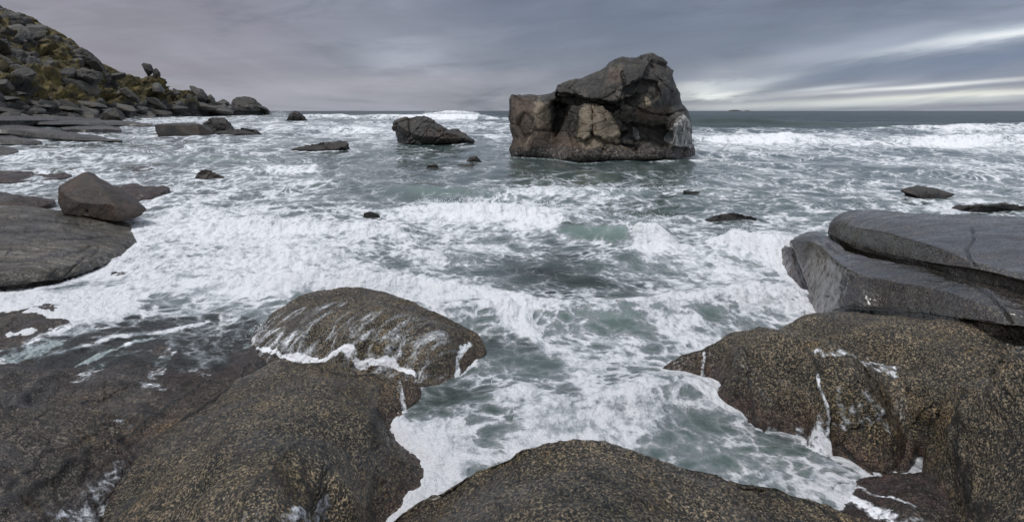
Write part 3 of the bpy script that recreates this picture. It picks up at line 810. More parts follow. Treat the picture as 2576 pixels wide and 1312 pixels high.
slab = ShoreRock('broad_rock', 'broad reddish-brown bedrock slab under thin wash in the bottom left corner',
    [(-300, 780, .25), (0, 745, .20), (200, 770, .18), (380, 790, .18), (520, 800, .18), (640, 815, .2), (690, 870, .24), (720, 925, .26), (600, 980, .26), (500, 1060, .24), (400, 1130, .22), (330, 1220, .18), (330, 1350, .16), (300, 1600, .4), (-200, 1700, .9), (-700, 1200, .9), (-700, 900, .45)],
    [(0, 900, .36), (0, 1000, .50), (-100, 1150, .70), (100, 1100, .54), (50, 1250, .62), (250, 1000, .36), (200, 1180, .40), (250, 1290, .26), (120, 1350, .5), (450, 950, .30), (560, 890, .27), (250, 860, .33), (420, 850, .27), (100, 800, .34), (30, 770, .32), (330, 800, .27), (180, 760, .26)],
    G_slab, seed=9, lump=.05, strata=(.03, 1.3), res=(760, 220),
    cracks_shade=[([(300, 1085), (330, 1140), (335, 1210)], .022, .04), ([(0, 1275), (110, 1200), (220, 1130)], .03, .02), ([(0, 1050), (60, 990), (150, 930)], .035, .025), ([(310, 1090), (420, 1020), (520, 960)], .02, .02), ([(322, 1200), (395, 1110), (500, 1040), (600, 962)], .03, .03), ([(30, 1200), (120, 1130), (260, 1060)], .012, .012)],
    foam=[([(170, 912), (260, 885), (340, 862), (420, 848), (500, 825)], .055, .9), ([(210, 950), (230, 925), (250, 905)], .10, .42), ([(385, 950), (410, 905), (430, 880)], .08, .48), ([(360, 970), (400, 985)], .06, .6),
          ([(170, 1312), (230, 1240), (300, 1170)], .06, .40), ([(260, 1300), (320, 1230)], .06, .46), ([(180, 1300), (250, 1290)], .09, .48), ([(520, 940), (500, 930)], .05, .45), ([(590, 830), (560, 870)], .12, .42), ([(290, 1050), (330, 1060)], .03, .45),
          ([(0, 905), (80, 870), (170, 830), (260, 800)], .22, .75), ([(330, 840), (450, 830), (560, 810)], .15, .55), ([(640, 820), (625, 870)], .06, .5)])

LoftRock('flat_rock', 'wide flat grey-brown wet rock slab with a dark undercut edge at the left', [
    [e_, r_, (f_[0], f_[1], drop_to(r_, f_[1], .09)), True] for e_, r_, f_ in [
        ((-330, 505, .42), (-330, 690, .45), (-330, 728)), ((0, 516, .42), (0, 684, .46), (0, 719)), ((85, 517, .38), (88, 678, .45), (92, 709)), ((155, 528, .32), (162, 668, .41), (168, 699)),
        ((232, 541, .25), (236, 648, .34), (246, 672)), ((290, 552, .18), (296, 624, .25), (306, 645)), ((328, 566, .12), (338, 600, .15), (352, 620))]],
    G_flat, seed=10, lump=.035, back=.6, backdrop=.12,
    cracks_shade=[([(-50, 575), (60, 578), (135, 574)], 6, .05), ([(-50, 650), (60, 652), (150, 640), (230, 620)], 4, .03), ([(-20, 548), (90, 552), (200, 560)], 4, .03), ([(60, 610), (160, 602), (280, 590)], 3, .02), ([(150, 699), (200, 660), (250, 625)], 3, .02), ([(0, 719), (92, 709), (168, 699), (246, 672)], 7, .01)])  # last line paints the shade of the undercut along the foot

wedge = ShoreRock('wedge_rock', 'small dark wedge of rock at the foot of the wet slab, edged by surf',
    [(195, 710, .14), (240, 690, .2), (285, 676, .2), (330, 680, .14), (352, 724, .10), (300, 732, .12), (240, 726, .12)],
    [(270, 705, .22), (310, 710, .18)], G_slab,  seed=11, res=(240, 80), lump=.02)

for nm, lb, ol, inn, mt in [
    ('shelf_rock', 'thin dark rock shelf at the left edge just behind the wet slab',
     [(-200, 480, .3), (0, 487, .3), (60, 492, .26), (125, 510, .18), (60, 517, .22), (0, 520, .25), (-200, 520, .3)], [(20, 502, .34)], G_slab),
    ('shelf_rock', 'low grey shelf of rock running behind the dark left boulder',
     [(300, 466, .10), (330, 462, .16), (360, 465, .16), (398, 481, .10), (390, 496, .06), (360, 500, .06), (310, 490, .1)], [(350, 478, .24)], G_slab),
    ('shelf_rock', 'flat grey shelf streak awash at the left edge above the dark boulder',
     [(-200, 440, .15), (0, 446, .12), (90, 438, .10), (170, 436, .08), (160, 446, .06), (80, 452, .06), (0, 456, .08), (-200, 458, .1)], [(60, 444, .20)], G_slab),
    ('shelf_rock', 'narrow pale shelf barely above the water behind the dark boulder peak',
     [(255, 430, .05), (320, 422, .08), (372, 418, .10), (374, 426, .06), (320, 431, .04)], [(340, 424, .16)], G_slab),
]:
    ShoreRock(nm, lb, ol, inn, mt, edge=0.14 if ol[0][1] > 400 else 0.4, res=(260, 80), lump=.05 if ol[0][1] > 400 else .14, seed=20 + len(HF), strata=(.035, 1.9) if ol[0][1] > 400 else (.22, .42), group='rock shelves along the left shore')

for lb, sts in [
    ('longest pale rock shelf sloping down into the surf at the left edge', [((-250, 302, 1.0), (-250, 326, .95), (-250, 336)), ((0, 311, .82), (0, 325, .80), (0, 336)), ((80, 318, .66), (90, 333, .62), (90, 344)), ((180, 333, .38), (190, 344, .34), (190, 352)), ((290, 349, .10), (300, 352, .08), (306, 355))]),
    ('dark low shelf block in the surf right of the longest pale shelf', [((152, 321, .32), (158, 326, .32), (162, 331)), ((200, 317, .46), (206, 325, .46), (210, 337)), ((260, 316, .42), (266, 324, .42), (264, 338)), ((300, 320, .28), (306, 326, .26), (306, 334))]),
    ('lower dark shelf step under the longest pale shelf at the left edge', [((-250, 338, .6), (-250, 351, .6), (-250, 363)), ((0, 339, .5), (0, 351, .48), (0, 364)), ((60, 346, .36), (70, 354, .34), (70, 364)), ((100, 356, .14), (104, 359, .12), (105, 363))]),
    ('lowest small rock shelf at the left edge, white surf along its foot', [((-200, 367, .3), (-200, 380, .3), (-200, 393)), ((0, 367, .28), (0, 380, .28), (0, 392)), ((40, 372, .20), (48, 380, .18), (47, 388))]),
    ('long level grey shelf reaching out below the headland toward the block-shaped rock', [((60, 299, 1.0), (60, 306, 1.0), (70, 313)), ((200, 300, .9), (200, 307, .85), (210, 314)), ((300, 303, .55), (300, 309, .5), (305, 316)), ((380, 312, .2), (384, 314, .18), (385, 318))]),
    ('dark wave-cut shelf between the long level shelf and the headland boulders', [((-120, 288, 1.8), (-120, 296, 1.8), (-120, 304)), ((60, 291, 1.5), (60, 297, 1.5), (70, 303)), ((170, 293, 1.2), (170, 298, 1.2), (175, 303)), ((250, 297, .7), (252, 299, .7), (254, 303))]),
]:
    LoftRock('shelf_rock', lb, [[e_, r_, (f_[0], f_[1], drop_to(r_, f_[1], .35)), True] for e_, r_, f_ in sts], G_shelf, seed=40 + len(HF), lump=.10, back=3.0, backdrop=.5, k0=6.0, group='rock shelves along the left shore')

# ================================================================ rocks standing in the sea
def sculpt_big(U, V, S, T):
    ctrl = [(1290, 300, .9), (1300, 250, .7), (1340, 280, 1.7), (1375, 262, 1.6), (1350, 238, .8), (1330, 350, 1.7), (1300, 385, 1.3), (1380, 330, 1.5),
            (1412, 300, .7), (1418, 345, 1.0), (1405, 262, .7), (1440, 300, 1.6), (1470, 300, 2.3), (1512, 300, 2.5), (1540, 320, 2.3), (1450, 350, 2.2), (1450, 385, 2.9),
            (1550, 390, 3.3), (1540, 355, 2.6), (1650, 388, 3.0), (1720, 382, 1.9), (1600, 345, 2.2), (1590, 300, 2.4), (1640, 322, 1.9), (1600, 325, 2.1), (1680, 345, 1.9),
            (1420, 232, 1.0), (1480, 225, 1.7), (1500, 200, 1.2), (1560, 200, 1.9), (1560, 160, 1.0), (1610, 170, 1.3), (1600, 230, 2.4), (1650, 200, 1.9), (1650, 250, 2.4), (1690, 250, 1.5),
            (1540, 250, 2.2), (1690, 290, 1.6), (1715, 315, 2.2), (1735, 340, 1.3), (1700, 350, 1.9), (1665, 165, .9), (1620, 285, 2.6), (1740, 380, .9)]
    c = np.array(ctrl, float)
    t = TPS(c[:, :2], c[:, 2] * T / 3.0, 1e-3)(U, V)
    t = np.where(np.isfinite(t), t, 0) * np.clip((1 - S ** 7), 0, 1) ** 0.5
    wob = fbm(U / 14, V / 14, 0 * U, 3) * 3; wob2 = fbm(U / 14 + 30, V / 14, 0 * U, 3) * 3
    Uw, Vw = U + wob, V + wob2
    crack = np.zeros_like(U)
    def step(poly, amt, w=2.0):
        nonlocal t
        d, _ = seg_dist(Uw, Vw, poly, True); sg = np.where(inside(Uw, Vw, poly), d, -d)
        t = t + amt * sstep(-w, w, sg)
    def crease(pl, w, dep, ink=0.7):
        nonlocal t, crack
        w = w * .7; dep = dep * .7; ink = ink * .8
        d, _ = seg_dist(Uw, Vw, pl)
        t = t - dep * np.exp(-(d / w) ** 2); crack = np.maximum(crack, ink * np.exp(-(d / (w * .6)) ** 2))
    # ledge band over the buttresses, hollow under it, hollow at the left and lower right
    step([(1398, 232), (1440, 240), (1500, 250), (1545, 256), (1600, 240), (1640, 150), (1560, 120), (1400, 200)], .55)
    step([(1400, 242), (1450, 248), (1500, 258), (1545, 262), (1560, 270), (1540, 285), (1500, 262), (1455, 262), (1415, 268)], -.55, 3)
    step([(1396, 255), (1425, 262), (1428, 290), (1412, 320), (1398, 345), (1388, 320), (1402, 290)], -.75, 5)
    step([(1462, 268), (1480, 262), (1487, 285), (1488, 335), (1470, 352), (1445, 345), (1452, 305)], .45, 4)
    step([(1492, 268), (1515, 270), (1540, 300), (1556, 340), (1530, 352), (1492, 338)], .40, 3)
    step([(1580, 312), (1640, 322), (1672, 315), (1690, 345), (1670, 368), (1640, 352), (1600, 345)], -.45, 6)
    step([(1570, 225), (1610, 200), (1655, 205), (1660, 245), (1625, 262), (1590, 268), (1572, 262)], -.45, 4)
    step([(1620, 240), (1632, 245), (1640, 270), (1622, 274)], .5, 3)
    step([(1690, 315), (1720, 295), (1745, 330), (1735, 375), (1690, 370)], .5, 4)
    crease([(1487, 268), (1490, 300), (1488, 335)], 2.0, .35)
    crease([(1488, 338), (1520, 350), (1556, 342), (1580, 330)], 2, .3)
    crease([(1500, 352), (1550, 362), (1600, 365)], 2, .25)
    crease([(1553, 245), (1560, 275), (1556, 300), (1580, 320)], 3, .3)
    crease([(1600, 268), (1630, 285), (1680, 290), (1740, 270)], 3, .3, .4)
    crease([(1565, 180), (1572, 220), (1560, 250)], 3, .25, .5)
    crease([(1640, 165), (1655, 200), (1690, 230)], 4, .25, .3)
    crease([(1400, 228), (1402, 260), (1396, 300)], 3, .4, .5)
    crease([(1500, 370), (1540, 385), (1530, 400)], 2, .2, .5)
    crease([(1590, 345), (1606, 362), (1598, 376)], 1.5, .15, .4)
    def zone(poly, w):
        d, _ = seg_dist(Uw, Vw, poly, True); return sstep(-w, w, np.where(inside(Uw, Vw, poly), d, -d))
    dv, _ = seg_dist(Uw, Vw, [(1357, 240), (1350, 262), (1345, 300), (1335, 330), (1325, 365)])
    ex = {'crack': crack,
          'vein': 0.8 * np.exp(-(dv / 1.2) ** 2),
          'tan': np.maximum.reduce([zone([(1450, 350), (1465, 275), (1485, 262), (1515, 266), (1545, 300), (1560, 345), (1530, 368), (1470, 374)], 11), 0.75 * zone([(1340, 250), (1385, 255), (1390, 300), (1350, 330), (1335, 290)], 14), .8 * zone([(1500, 352), (1560, 350), (1570, 375), (1510, 372)], 5), .6 * zone([(1618, 238), (1634, 245), (1642, 272), (1622, 275)], 3), .3 * zone([(1430, 225), (1490, 205), (1530, 215), (1500, 245), (1440, 240)], 8)]),
          'brown': np.maximum.reduce([zone([(1285, 240), (1340, 240), (1390, 330), (1480, 360), (1600, 370), (1590, 405), (1290, 390)], 10), .8 * zone([(1590, 270), (1690, 265), (1670, 300), (1610, 310)], 8), .6 * zone([(1530, 165), (1570, 160), (1570, 205), (1520, 215)], 8)]),
          'white': np.maximum(zone([(1682, 325), (1718, 285), (1748, 320), (1750, 372), (1700, 366), (1672, 350)], 6), .8 * zone([(1592, 320), (1602, 322), (1615, 345), (1602, 345)], 3)),
          'barnacle': sstep(362, 384, V + 6 * wob)}
    return t, ex


stack_rock('sea_stack', 'huge angular brown sea rock with a sloping peak, largest rock standing in the water',
    [(1281, 250), (1286, 237), (1330, 234), (1365, 236), (1396, 230), (1402, 212), (1440, 198), (1490, 180), (1525, 160), (1545, 141), (1565, 137), (1590, 139), (1612, 141), (1640, 136), (1664, 147), (1685, 166), (1698, 178), (1696, 190), (1708, 222), (1712, 250),
     (1716, 262), (1735, 275), (1744, 300), (1747, 330), (1752, 358), (1752, 388), (1742, 398), (1600, 402), (1400, 398), (1290, 394), (1284, 378), (1294, 350), (1286, 320), (1279, 285)],
    400, M_stack, depth=3.0, nt=520, ns=170, seed=5, facets=0, rough=0.42, cen=(1520, 300), sculpt=sculpt_big, jag=0.6)

stack_rock('sea_rock', 'dark grey ridged rock with a long right-hand slope, standing left of the huge sea rock',
    [(985, 312), (992, 303), (1010, 297), (1040, 289), (1062, 290), (1090, 304), (1120, 322), (1150, 330), (1175, 340), (1196, 356), (1190, 364), (1000, 366), (997, 345), (990, 325)], 367, M_sea, seed=12, nt=300, ns=90, facets=11, depth=1.6)
stack_rock('sea_rock', 'small dark pyramid-shaped rock alone in the surf near the headland tip',
    [(715, 305), (727, 288), (741, 278), (750, 281), (762, 292), (782, 307)], 308, M_sea, seed=13, nt=160, ns=50, jag=1.5)
stack_rock('sea_rock', 'low flat black rock awash between the pyramid rock and the ridged rock',
    [(733, 378), (760, 370), (785, 363), (830, 358), (872, 355), (880, 362), (880, 377), (800, 381)], 381, M_sea, seed=14, nt=160, ns=50, depth=1.0)
hull_rock('sea_rock', 'dark block-shaped rock with an undercut left end in the left surf',
    [(387, 314, 47.2), (403, 356, 47.0), (505, 356, 46.4), (536, 356, 48.0), (538, 334, 48.2), (516, 314, 48.2), (497, 312, 46.9), (430, 313, 46.8), (470, 308, 49.5), (396, 312, 50), (522, 318, 50.5), (405, 352, 50), (537, 352, 50.5)], M_sea, 'rock', .08, .06, 4)
stack_rock('sea_rock', 'dark humped rock directly behind the block-shaped rock in the left surf',
    [(508, 309), (531, 298), (555, 296), (568, 302), (588, 325), (586, 333), (515, 333)], 334, M_sea, seed=16, nt=160, ns=50)
stack_rock('sea_rock', 'low dark rock tapering to the right beside the block-shaped rock',
    [(536, 335), (561, 323), (585, 327), (611, 322), (637, 326), (668, 339), (600, 341)], 341, M_sea, seed=17, nt=160, ns=50, depth=1.6)
hull_rock('boulder', 'dark brown angular boulder with a pointed top sitting on the wet slab at left',
    [(217, 423, 10.9), (232, 427, 11.3), (180, 440, 10.75), (149, 459, 10.7), (144, 497, 10.55), (158, 528, 10.35), (225, 536, 10.1), (296, 548, 9.95), (352, 532, 10.25), (372, 517, 10.5), (254, 458, 10.35), (301, 466, 10.8), (285, 505, 9.98), (205, 500, 10.15), (160, 480, 10.4),
     (345, 495, 10.9), (170, 470, 11.5), (165, 520, 11.4), (350, 525, 11.2), (290, 475, 11.5)], M_brown, 'boulder', .022, .026, 3, 0).location.z -= .08
stack_rock('boulder', 'small brown triangular boulder in the foam right of the dark pointed boulder',
    [(488, 449), (498, 434), (515, 425), (530, 430), (566, 445), (535, 451)], 452, M_brown, seed=19, nt=160, ns=50, jag=.5)
stack_rock('boulder', 'little round brown stone just breaking the white surf at the centre left',
    [(908, 545), (915, 536), (931, 532), (948, 536), (957, 543), (940, 547)], 547, M_brown, seed=20, nt=120, ns=40, facets=3, jag=.4, rough=.5)
stack_rock('sea_rock', 'low black foam-ringed rock in the water at far right above the whaleback boulder',
    [(2265, 479), (2285, 471), (2320, 467), (2360, 475), (2400, 487), (2440, 497), (2380, 497), (2280, 488)], 497, M_sea_small, seed=21, nt=200, ns=60, depth=.6, facets=4, jag=.5, rough=.7)
stack_rock('sea_rock', 'dark rock top showing behind the whaleback boulder at the right edge',
    [(2400, 536), (2430, 520), (2480, 516), (2520, 515), (2600, 518), (2680, 530), (2680, 545), (2400, 545)], 545, M_sea_small, seed=22, nt=200, ns=60, depth=.8, facets=4, jag=.5, rough=.7)
stack_rock('sea_rock', 'tiny dark red-brown reef tip awash left of the huge rock, nearest of its cluster',
    [(1062, 424), (1075, 416), (1098, 414), (1122, 423)], 425, M_brown, seed=23, nt=90, ns=30, facets=3)
stack_rock('sea_rock', 'tiny black reef tip awash at the front left foot of the huge rock',
    [(1170, 400), (1182, 394), (1198, 392), (1216, 400)], 401, M_brown, seed=24, nt=90, ns=30, facets=1, jag=.3, rough=.3, depth=.35, ysink=.2)
stack_rock('sea_rock', 'flat sliver of dark reef awash just below the black reef tip',
    [(1150, 415), (1190, 411), (1228, 417), (1200, 419)], 419, M_brown, seed=25, nt=90, ns=30, facets=3)
stack_rock('sea_rock', 'thin dark reef awash in the foam right of centre, behind the clear green wave',
    [(1770, 553), (1800, 540), (1850, 535), (1905, 548), (1880, 558)], 559, M_sea_small, seed=26, nt=120, ns=40, facets=4)
stack_rock('sea_rock', 'thin dark reef awash in the green water below the huge rock',
    [(1690, 489), (1720, 479), (1765, 483), (1775, 490)], 490, M_sea_small, seed=27, nt=120, ns=40, facets=4)

# ================================================================ headland
su = np.array([-700, -300, 0, 60, 130, 180, 212, 250, 300, 340, 358, 372, 398, 404, 412, 432, 470, 500, 530, 560, 590, 630, 660, 684, 700], float)
sv = np.array([-420, -160, 14, 38, 68, 96, 126, 158, 180, 194, 197, 194, 186, 212, 222, 228, 232, 238, 250, 262, 264, 264, 274, 287, 296], float)
uu = np.linspace(-700, 700, 560); bb = np.concatenate([np.linspace(0, 1, 190), np.linspace(1.02, 1.9, 40)])
sil = np.interp(uu, su, sv)
y0 = np.interp(uu, [-700, -300, 0, 200, 320, 430, 560, 690], [60, 80, 98, 118, 150, 190, 250, 300])
y1 = np.interp(uu, [-700, -300, 0, 200, 320, 400, 430, 560, 690], [130, 150, 165, 172, 190, 205, 225, 275, 304])
zr = H + (HV - sil) / F * y1
B, UU = np.meshgrid(bb, uu, indexing='ij')
Yh = y0 + (y1 - y0) * B
tail = sstep(350, 480, UU)
prof = np.where(B < 1, -1.0 + (zr + 1.0) * ((.088 * (1 - tail) + .60 * tail) * sstep(0, .12, B) + (.912 * (1 - tail) + .40 * tail) * np.clip(B, 0, 1) ** 1.12), zr - (B - 1) * 30 * np.clip(zr / 20, .1, 1))
prof = np.where((B >= .999) & (B <= 1.001), zr, prof)
Xh = (UU - CU) / F * Yh
V = np.stack([Xh, Yh, prof], -1).reshape(-1, 3)
q = V.copy()
fade = np.clip(1 - np.abs(B.ravel() - 1.0) * 8, 0, 1)
hs = np.clip(np.tile(zr, len(bb)) / 12, .38, 1.0)
val, edge = cells(q * [1, 1, 1.3], 0.16, 1)
val2, edge2 = cells(q * [1, 1, 1.4], 0.42, 2)
dz = val * 2.4 + val2 * 0.9 - 0.9 * (1 - sstep(0, .15, edge)) + fbm(q[:, 0] * .05, q[:, 1] * .05, q[:, 2] * .05, 5) * 2.2
stra = np.sin((q[:, 2] + q[:, 0] * 0.22) * 3.2 + fbm(q[:, 0] * .1, q[:, 1] * .1, q[:, 2] * .2, 3) * 2.5)
lowz = 1 - sstep(2, 6, V[:, 2])
dz = dz * (1 - .65 * lowz) + stra * .45 * (lowz * .9 + .1)
dz = dz * hs * (1 - .72 * fade) * sstep(0, .05, B.ravel())
Fh = grid_faces(len(bb), len(uu), False, False)
Nh = normals_of(V, Fh)
if Nh[:, 2].mean() < 0: Nh = -Nh; Fh = Fh[:, ::-1]
V = V + Nh * dz[:, None]
gr = 0.58 + .45 * fbm(q[:, 0] * .045, q[:, 1] * .045, q[:, 2] * .07, 4) - .12 * val2 + .25 * (sstep(5, 9, q[:, 2]) * (1 - sstep(11, 17, q[:, 2]))) * sstep(560, 200, np.tile(uu, len(bb)) + 0)
gr = gr * sstep(2.5, 6.0, V[:, 2]) + .12 * (fade > .5)
hd = mesh_object('headland', V, Fh, M_head, attrs={'grass': gr})
hd['kind'] = 'structure'
VH = V.reshape(len(bb), len(uu), 3); NH = Nh.reshape(VH.shape)


def boulder_mesh(seed):
    rg = np.random.default_rng(seed)
    nt, ns = 40, 24
    th = np.linspace(0, 2 * np.pi, nt, endpoint=False); ph = np.linspace(0.02, np.pi - 0.02, ns)
    D = np.stack([np.outer(np.sin(ph), np.cos(th)), np.outer(np.sin(ph), np.sin(th)), np.outer(np.cos(ph), np.ones(nt))], -1).reshape(-1, 3)
    pl = rg.normal(size=(14, 3)); pl /= np.linalg.norm(pl, axis=1)[:, None]; h = rg.uniform(.62, .95, 14)
    r = np.min(np.where(D @ pl.T > .05, h / np.maximum(D @ pl.T, .05), 9), axis=1); r = np.minimum(r, 1.15)
    Vv = D * r[:, None] * rg.uniform([.8, .7, .65], [1.2, 1.0, .95])
    Vv *= (1 + .05 * fbm(Vv[:, 0] * 3 + seed, Vv[:, 1] * 3, Vv[:, 2] * 3, 3))[:, None]
    return Vv, grid_faces(ns, nt, True, True)


protos = [mesh_object('headland_boulder', *boulder_mesh(100 + k), M_cliff, smooth=False, attrs={'crack': np.zeros(960), 'foam': np.zeros(960)}) for k in range(6)]
for p in protos: bpy.data.objects.remove(p)
pm = [m for m in bpy.data.meshes if m.name.startswith('headland_boulder')]


def put_boulder(pos, size, rot, label, group, name='headland_boulder', mesh=None):
    o = bpy.data.objects.new(name, mesh or random.choice(pm)); C.objects.link(o)
    o.location = pos; o.scale = size; o.rotation_euler = rot
    return tag(o, label, 'boulder', group)


for k in range(150):
    ui = np.searchsorted(uu, random.choice([random.uniform(-60, 400), random.uniform(-60, 240), random.uniform(300, 660)]))
    bi = int(random.uniform(.03, .90) * 189)
    p = VH[bi, ui]; nn = NH[bi, ui]
    if p[2] < .3 or (bi > 130 and uu[ui] > 320): continue
    s = random.choice([.7, .9, 1.1, 1.4, 1.8, 2.3, 3.0]) * random.uniform(.8, 1.2) * (p[1] / 150) ** .5
    if k > 40 and s > 3: s *= .6
    low = p[2] < 6
    big = s > 2.2
    label = ('large angular grey boulder among the grass of the headland slope' if big and not low else
             'small grey boulder on the grassy headland slope' if not low else
             'large dark boulder on the shore ledges at the foot of the headland' if big else
             'small dark boulder on the shore ledges at the foot of the headland')
    put_boulder(p + nn * s * .02, (s * random.uniform(1, 1.6), s, s * random.uniform(.75, 1.0)), (random.uniform(-.3, .3), random.uniform(.1, .6), random.uniform(0, 6.28)), label, 'boulders scattered over the headland')

for k in range(40):
    ui = np.searchsorted(uu, random.uniform(-80, 560)); bi = int(random.uniform(.0, .20) * 189)
    p = VH[bi, ui]
    s = random.uniform(1.2, 2.6) * (p[1] / 130)
    o = put_boulder((p[0], p[1], max(p[2], .1) - .12 * s), (s * random.uniform(1.6, 2.6), s * 1.2, s * random.uniform(.35, .55)), (random.uniform(-.1, .1), random.uniform(.08, .22), random.uniform(-.35, .25)),
                    'thin tilted dark rock slab in the layered ledges along the foot of the headland', 'tilted slabs along the headland foot', 'tilted_rock')
    o['category'] = 'rock'

# landmarks on the skyline, each with its own outline
for nm, lb, ol, vb, yy, dp, sd in [
    ('skyline_boulder', 'lone square boulder balanced on the headland skyline above the cliff edge', [(355, 162), (362, 158), (376, 161), (380, 168), (385, 180), (372, 186), (362, 176)], 186, 196, 2.0, 31),
    ('skyline_boulder', 'small boulder at the very lip of the headland cliff edge', [(384, 176), (392, 172), (400, 181), (402, 196), (386, 196)], 196, 196, 1.6, 32),
    ('rock_pinnacle', 'leaning pointed pinnacle on the lower headland skyline', [(475, 215), (490, 219), (504, 224), (516, 240), (521, 252), (494, 256), (484, 236)], 256, 230, 4.5, 33),
    ('skyline_boulder', 'small pointed rock next to the leaning pinnacle', [(520, 243), (528, 237), (536, 247), (540, 260), (518, 260)], 260, 235, 2.5, 34),
    ('rock_tor', 'big flat-topped dark rock block at the end of the headland', [(583, 258), (588, 247), (598, 243), (615, 243), (630, 246), (642, 257), (652, 266), (668, 272), (680, 284), (684, 291), (582, 291)], 291, 285, 9.0, 35),
    ('skyline_boulder', 'low rounded rock between the pinnacle and the block at the headland end', [(548, 256), (560, 249), (572, 257), (582, 268), (545, 270)], 270, 262, 4, 36),
    ('shore_boulder', 'big dark triangular boulder at the foot of the headland above the long level shelf', [(250, 296), (258, 282), (268, 275), (290, 271), (300, 285), (311, 301), (255, 301)], 301, 118, 3.0, 37),
    ('shore_boulder', 'dark rounded boulder just left of the big triangular shore boulder', [(200, 296), (210, 283), (226, 281), (238, 288), (248, 297), (205, 297)], 297, 116, 2.5, 38),
    ('shore_boulder', 'dark low boulder third from the triangular one along the foot of the headland', [(160, 296), (172, 284), (184, 283), (204, 296), (165, 297)], 297, 112, 2.5, 39),
    ('shore_boulder', 'long dark humped boulder above the left end of the long level shelf', [(68, 298), (80, 290), (110, 288), (140, 293), (166, 302), (150, 308), (90, 306)], 308, 92, 2.2, 40),
    ('cliff_block', 'large pale grey split block high in the middle of the headland slope', [(182, 196), (190, 176), (205, 170), (228, 176), (250, 182), (254, 198), (228, 210), (196, 208)], 210, 140, 3.0, 41),
    ('cliff_block', 'pale sloping slab-like block low on the headland slope above the ledges', [(300, 228), (312, 221), (330, 230), (346, 246), (352, 256), (324, 250)], 256, 158, 2.0, 42),
    ('cliff_block', 'dark overhanging crag just under the headland skyline', [(176, 128), (205, 118), (232, 140), (250, 158), (262, 172), (230, 172), (200, 152)], 172, 158, 3.0, 43),
]:
    stack_rock(nm, lb, ol, vb, M_cliff, depth=dp, y=yy, seed=sd, nt=120, ns=40, facets=7, ysink=1.0, jag=1.2, rough=.6, group=None)

# far islet on the horizon
ni = 120
t = np.linspace(0, 1, ni)
prof_i = np.clip(np.sin(np.clip(t / .55, 0, 1) * np.pi), 0, 1) ** .5 * 13 + np.clip(np.sin(np.clip((t - .78) / .2, 0, 1) * np.pi), 0, 1) * 7 + 1.2 * fbm(t * 14, 0 * t, 0 * t, 3)
Xi = (np.linspace(1834, 1886, ni) - CU) / F * 5000
W = np.linspace(-1, 1, 15)
Vi = np.stack([np.repeat(Xi[:, None], 15, 1), 5000 + 45 * np.repeat(W[None], ni, 0), prof_i[:, None] * np.sqrt(1 - W[None] ** 2) - 3 + 0 * Xi[:, None] + 3.0], -1).reshape(-1, 3)
tag(mesh_object('islet', Vi, grid_faces(ni, 15), M_cliff), 'tiny low dark islet far out on the sea horizon right of the huge rock', 'islet')

# ================================================================ sea bed
lv = [(-300, 900, .25), (0, 760, .30), (0, 820, .35), (0, 890, .38), (150, 850, .35), (300, 780, .27), (300, 860, .31), (480, 860, .29), (640, 840, .27), (900, 700, .16), (1300, 760, .10), (1300, 900, .14), (1250, 1050, .16), (1150, 1180, .17), (1060, 1260, .17), (1500, 1060, .16), (1700, 1100, .15), (1900, 1180, .13), (2080, 1260, .10), (1700, 900, .09), (1900, 800, .05), (2100, 740, .03), (2180, 755, .02), (2300, 800, 0), (2500, 800, 0), (2300, 690, 0),
      (400, 640, .14), (700, 620, .10), (1200, 620, .05), (1700, 640, .04), (350, 540, .08), (900, 480, 0), (1500, 480, 0), (2200, 480, 0), (100, 470, .06), (2900, 480, 0), (-600, 480, .1), (2400, 1350, .1), (1500, 1400, .1), (700, 1400, .1), (100, 1500, .1), (-600, 1200, .2), (2900, 900, .0)]
lp = np.array([place(*p) for p in lv])
level = TPS(lp[:, :2], lp[:, 2], 1e-3)


def seabed(X, Y):
    z = -0.45 - .02 * np.clip(Y - 4, 0, 60) + .14 * fbm(X * .9, Y * .9, 0 * X, 4)
    for u, v, zt, ru_, ry in [(1370, 690, -.02, .75, .65), (1480, 715, .0, .6, .4), (1380, 745, .06, .4, .25), (960, 690, .06, .5, .2), (1330, 890, .05, .22, .22), (1240, 880, .05, .2, .25), (1130, 1040, .02, .5, .5), (1640, 720, -.05, .5, .4), (1880, 545, -.05, .8, .6), (1450, 640, -.1, .6, .5), (1250, 560, -.12, 1, .7), (1950, 1080, .02, .35, .4), (1750, 1040, -.1, .4, .3)]:
        p = place(u, v, .05)
        g = np.exp(-((X - p[0]) / ru_) ** 2 - ((Y - p[1]) / ry) ** 2)
        z = z * (1 - g) + (zt + .05 * fbm(X * 4, Y * 4, 0 * X, 3)) * g
    return z


gx = np.concatenate([np.linspace(-30, -6, 40), np.linspace(-5.9, 6, 260), np.linspace(6.1, 30, 40)]); gy = np.concatenate([np.linspace(-1.5, 9, 240), np.linspace(9.2, 70, 60)])
GX, GY = np.meshgrid(gx, gy)
GZ = seabed(GX, GY)
GZ = np.maximum(GZ, -.5 + 1.1 * sstep(2.6, .6, GY))
sb = mesh_object('seabed', np.stack([GX, GY, GZ], -1).reshape(-1, 3), grid_faces(len(gy), len(gx)), G_slab, attrs={'crack': np.zeros(GX.size), 'foam': np.zeros(GX.size)})
sb['kind'] = 'structure'

# ================================================================ the sea
uw = np.linspace(-560, 3140, 1480)
vw = np.concatenate([[279.09, 279.2, 279.4, 279.8], np.linspace(280.4, 300, 80), np.linspace(300.3, 420, 340), np.linspace(421.5, 1330, 430), np.linspace(1336, 1600, 30)])
UW, VW = np.meshgrid(uw, vw)
YW = F * H / (VW - HV); XW = (UW - CU) / F * YW
nearw = 1 - sstep(9, 14, YW)
Z = level(np.where(YW < 16, XW, 0), np.where(YW < 16, YW, 5)) * nearw
Z = np.clip(Z, -.02, .40)

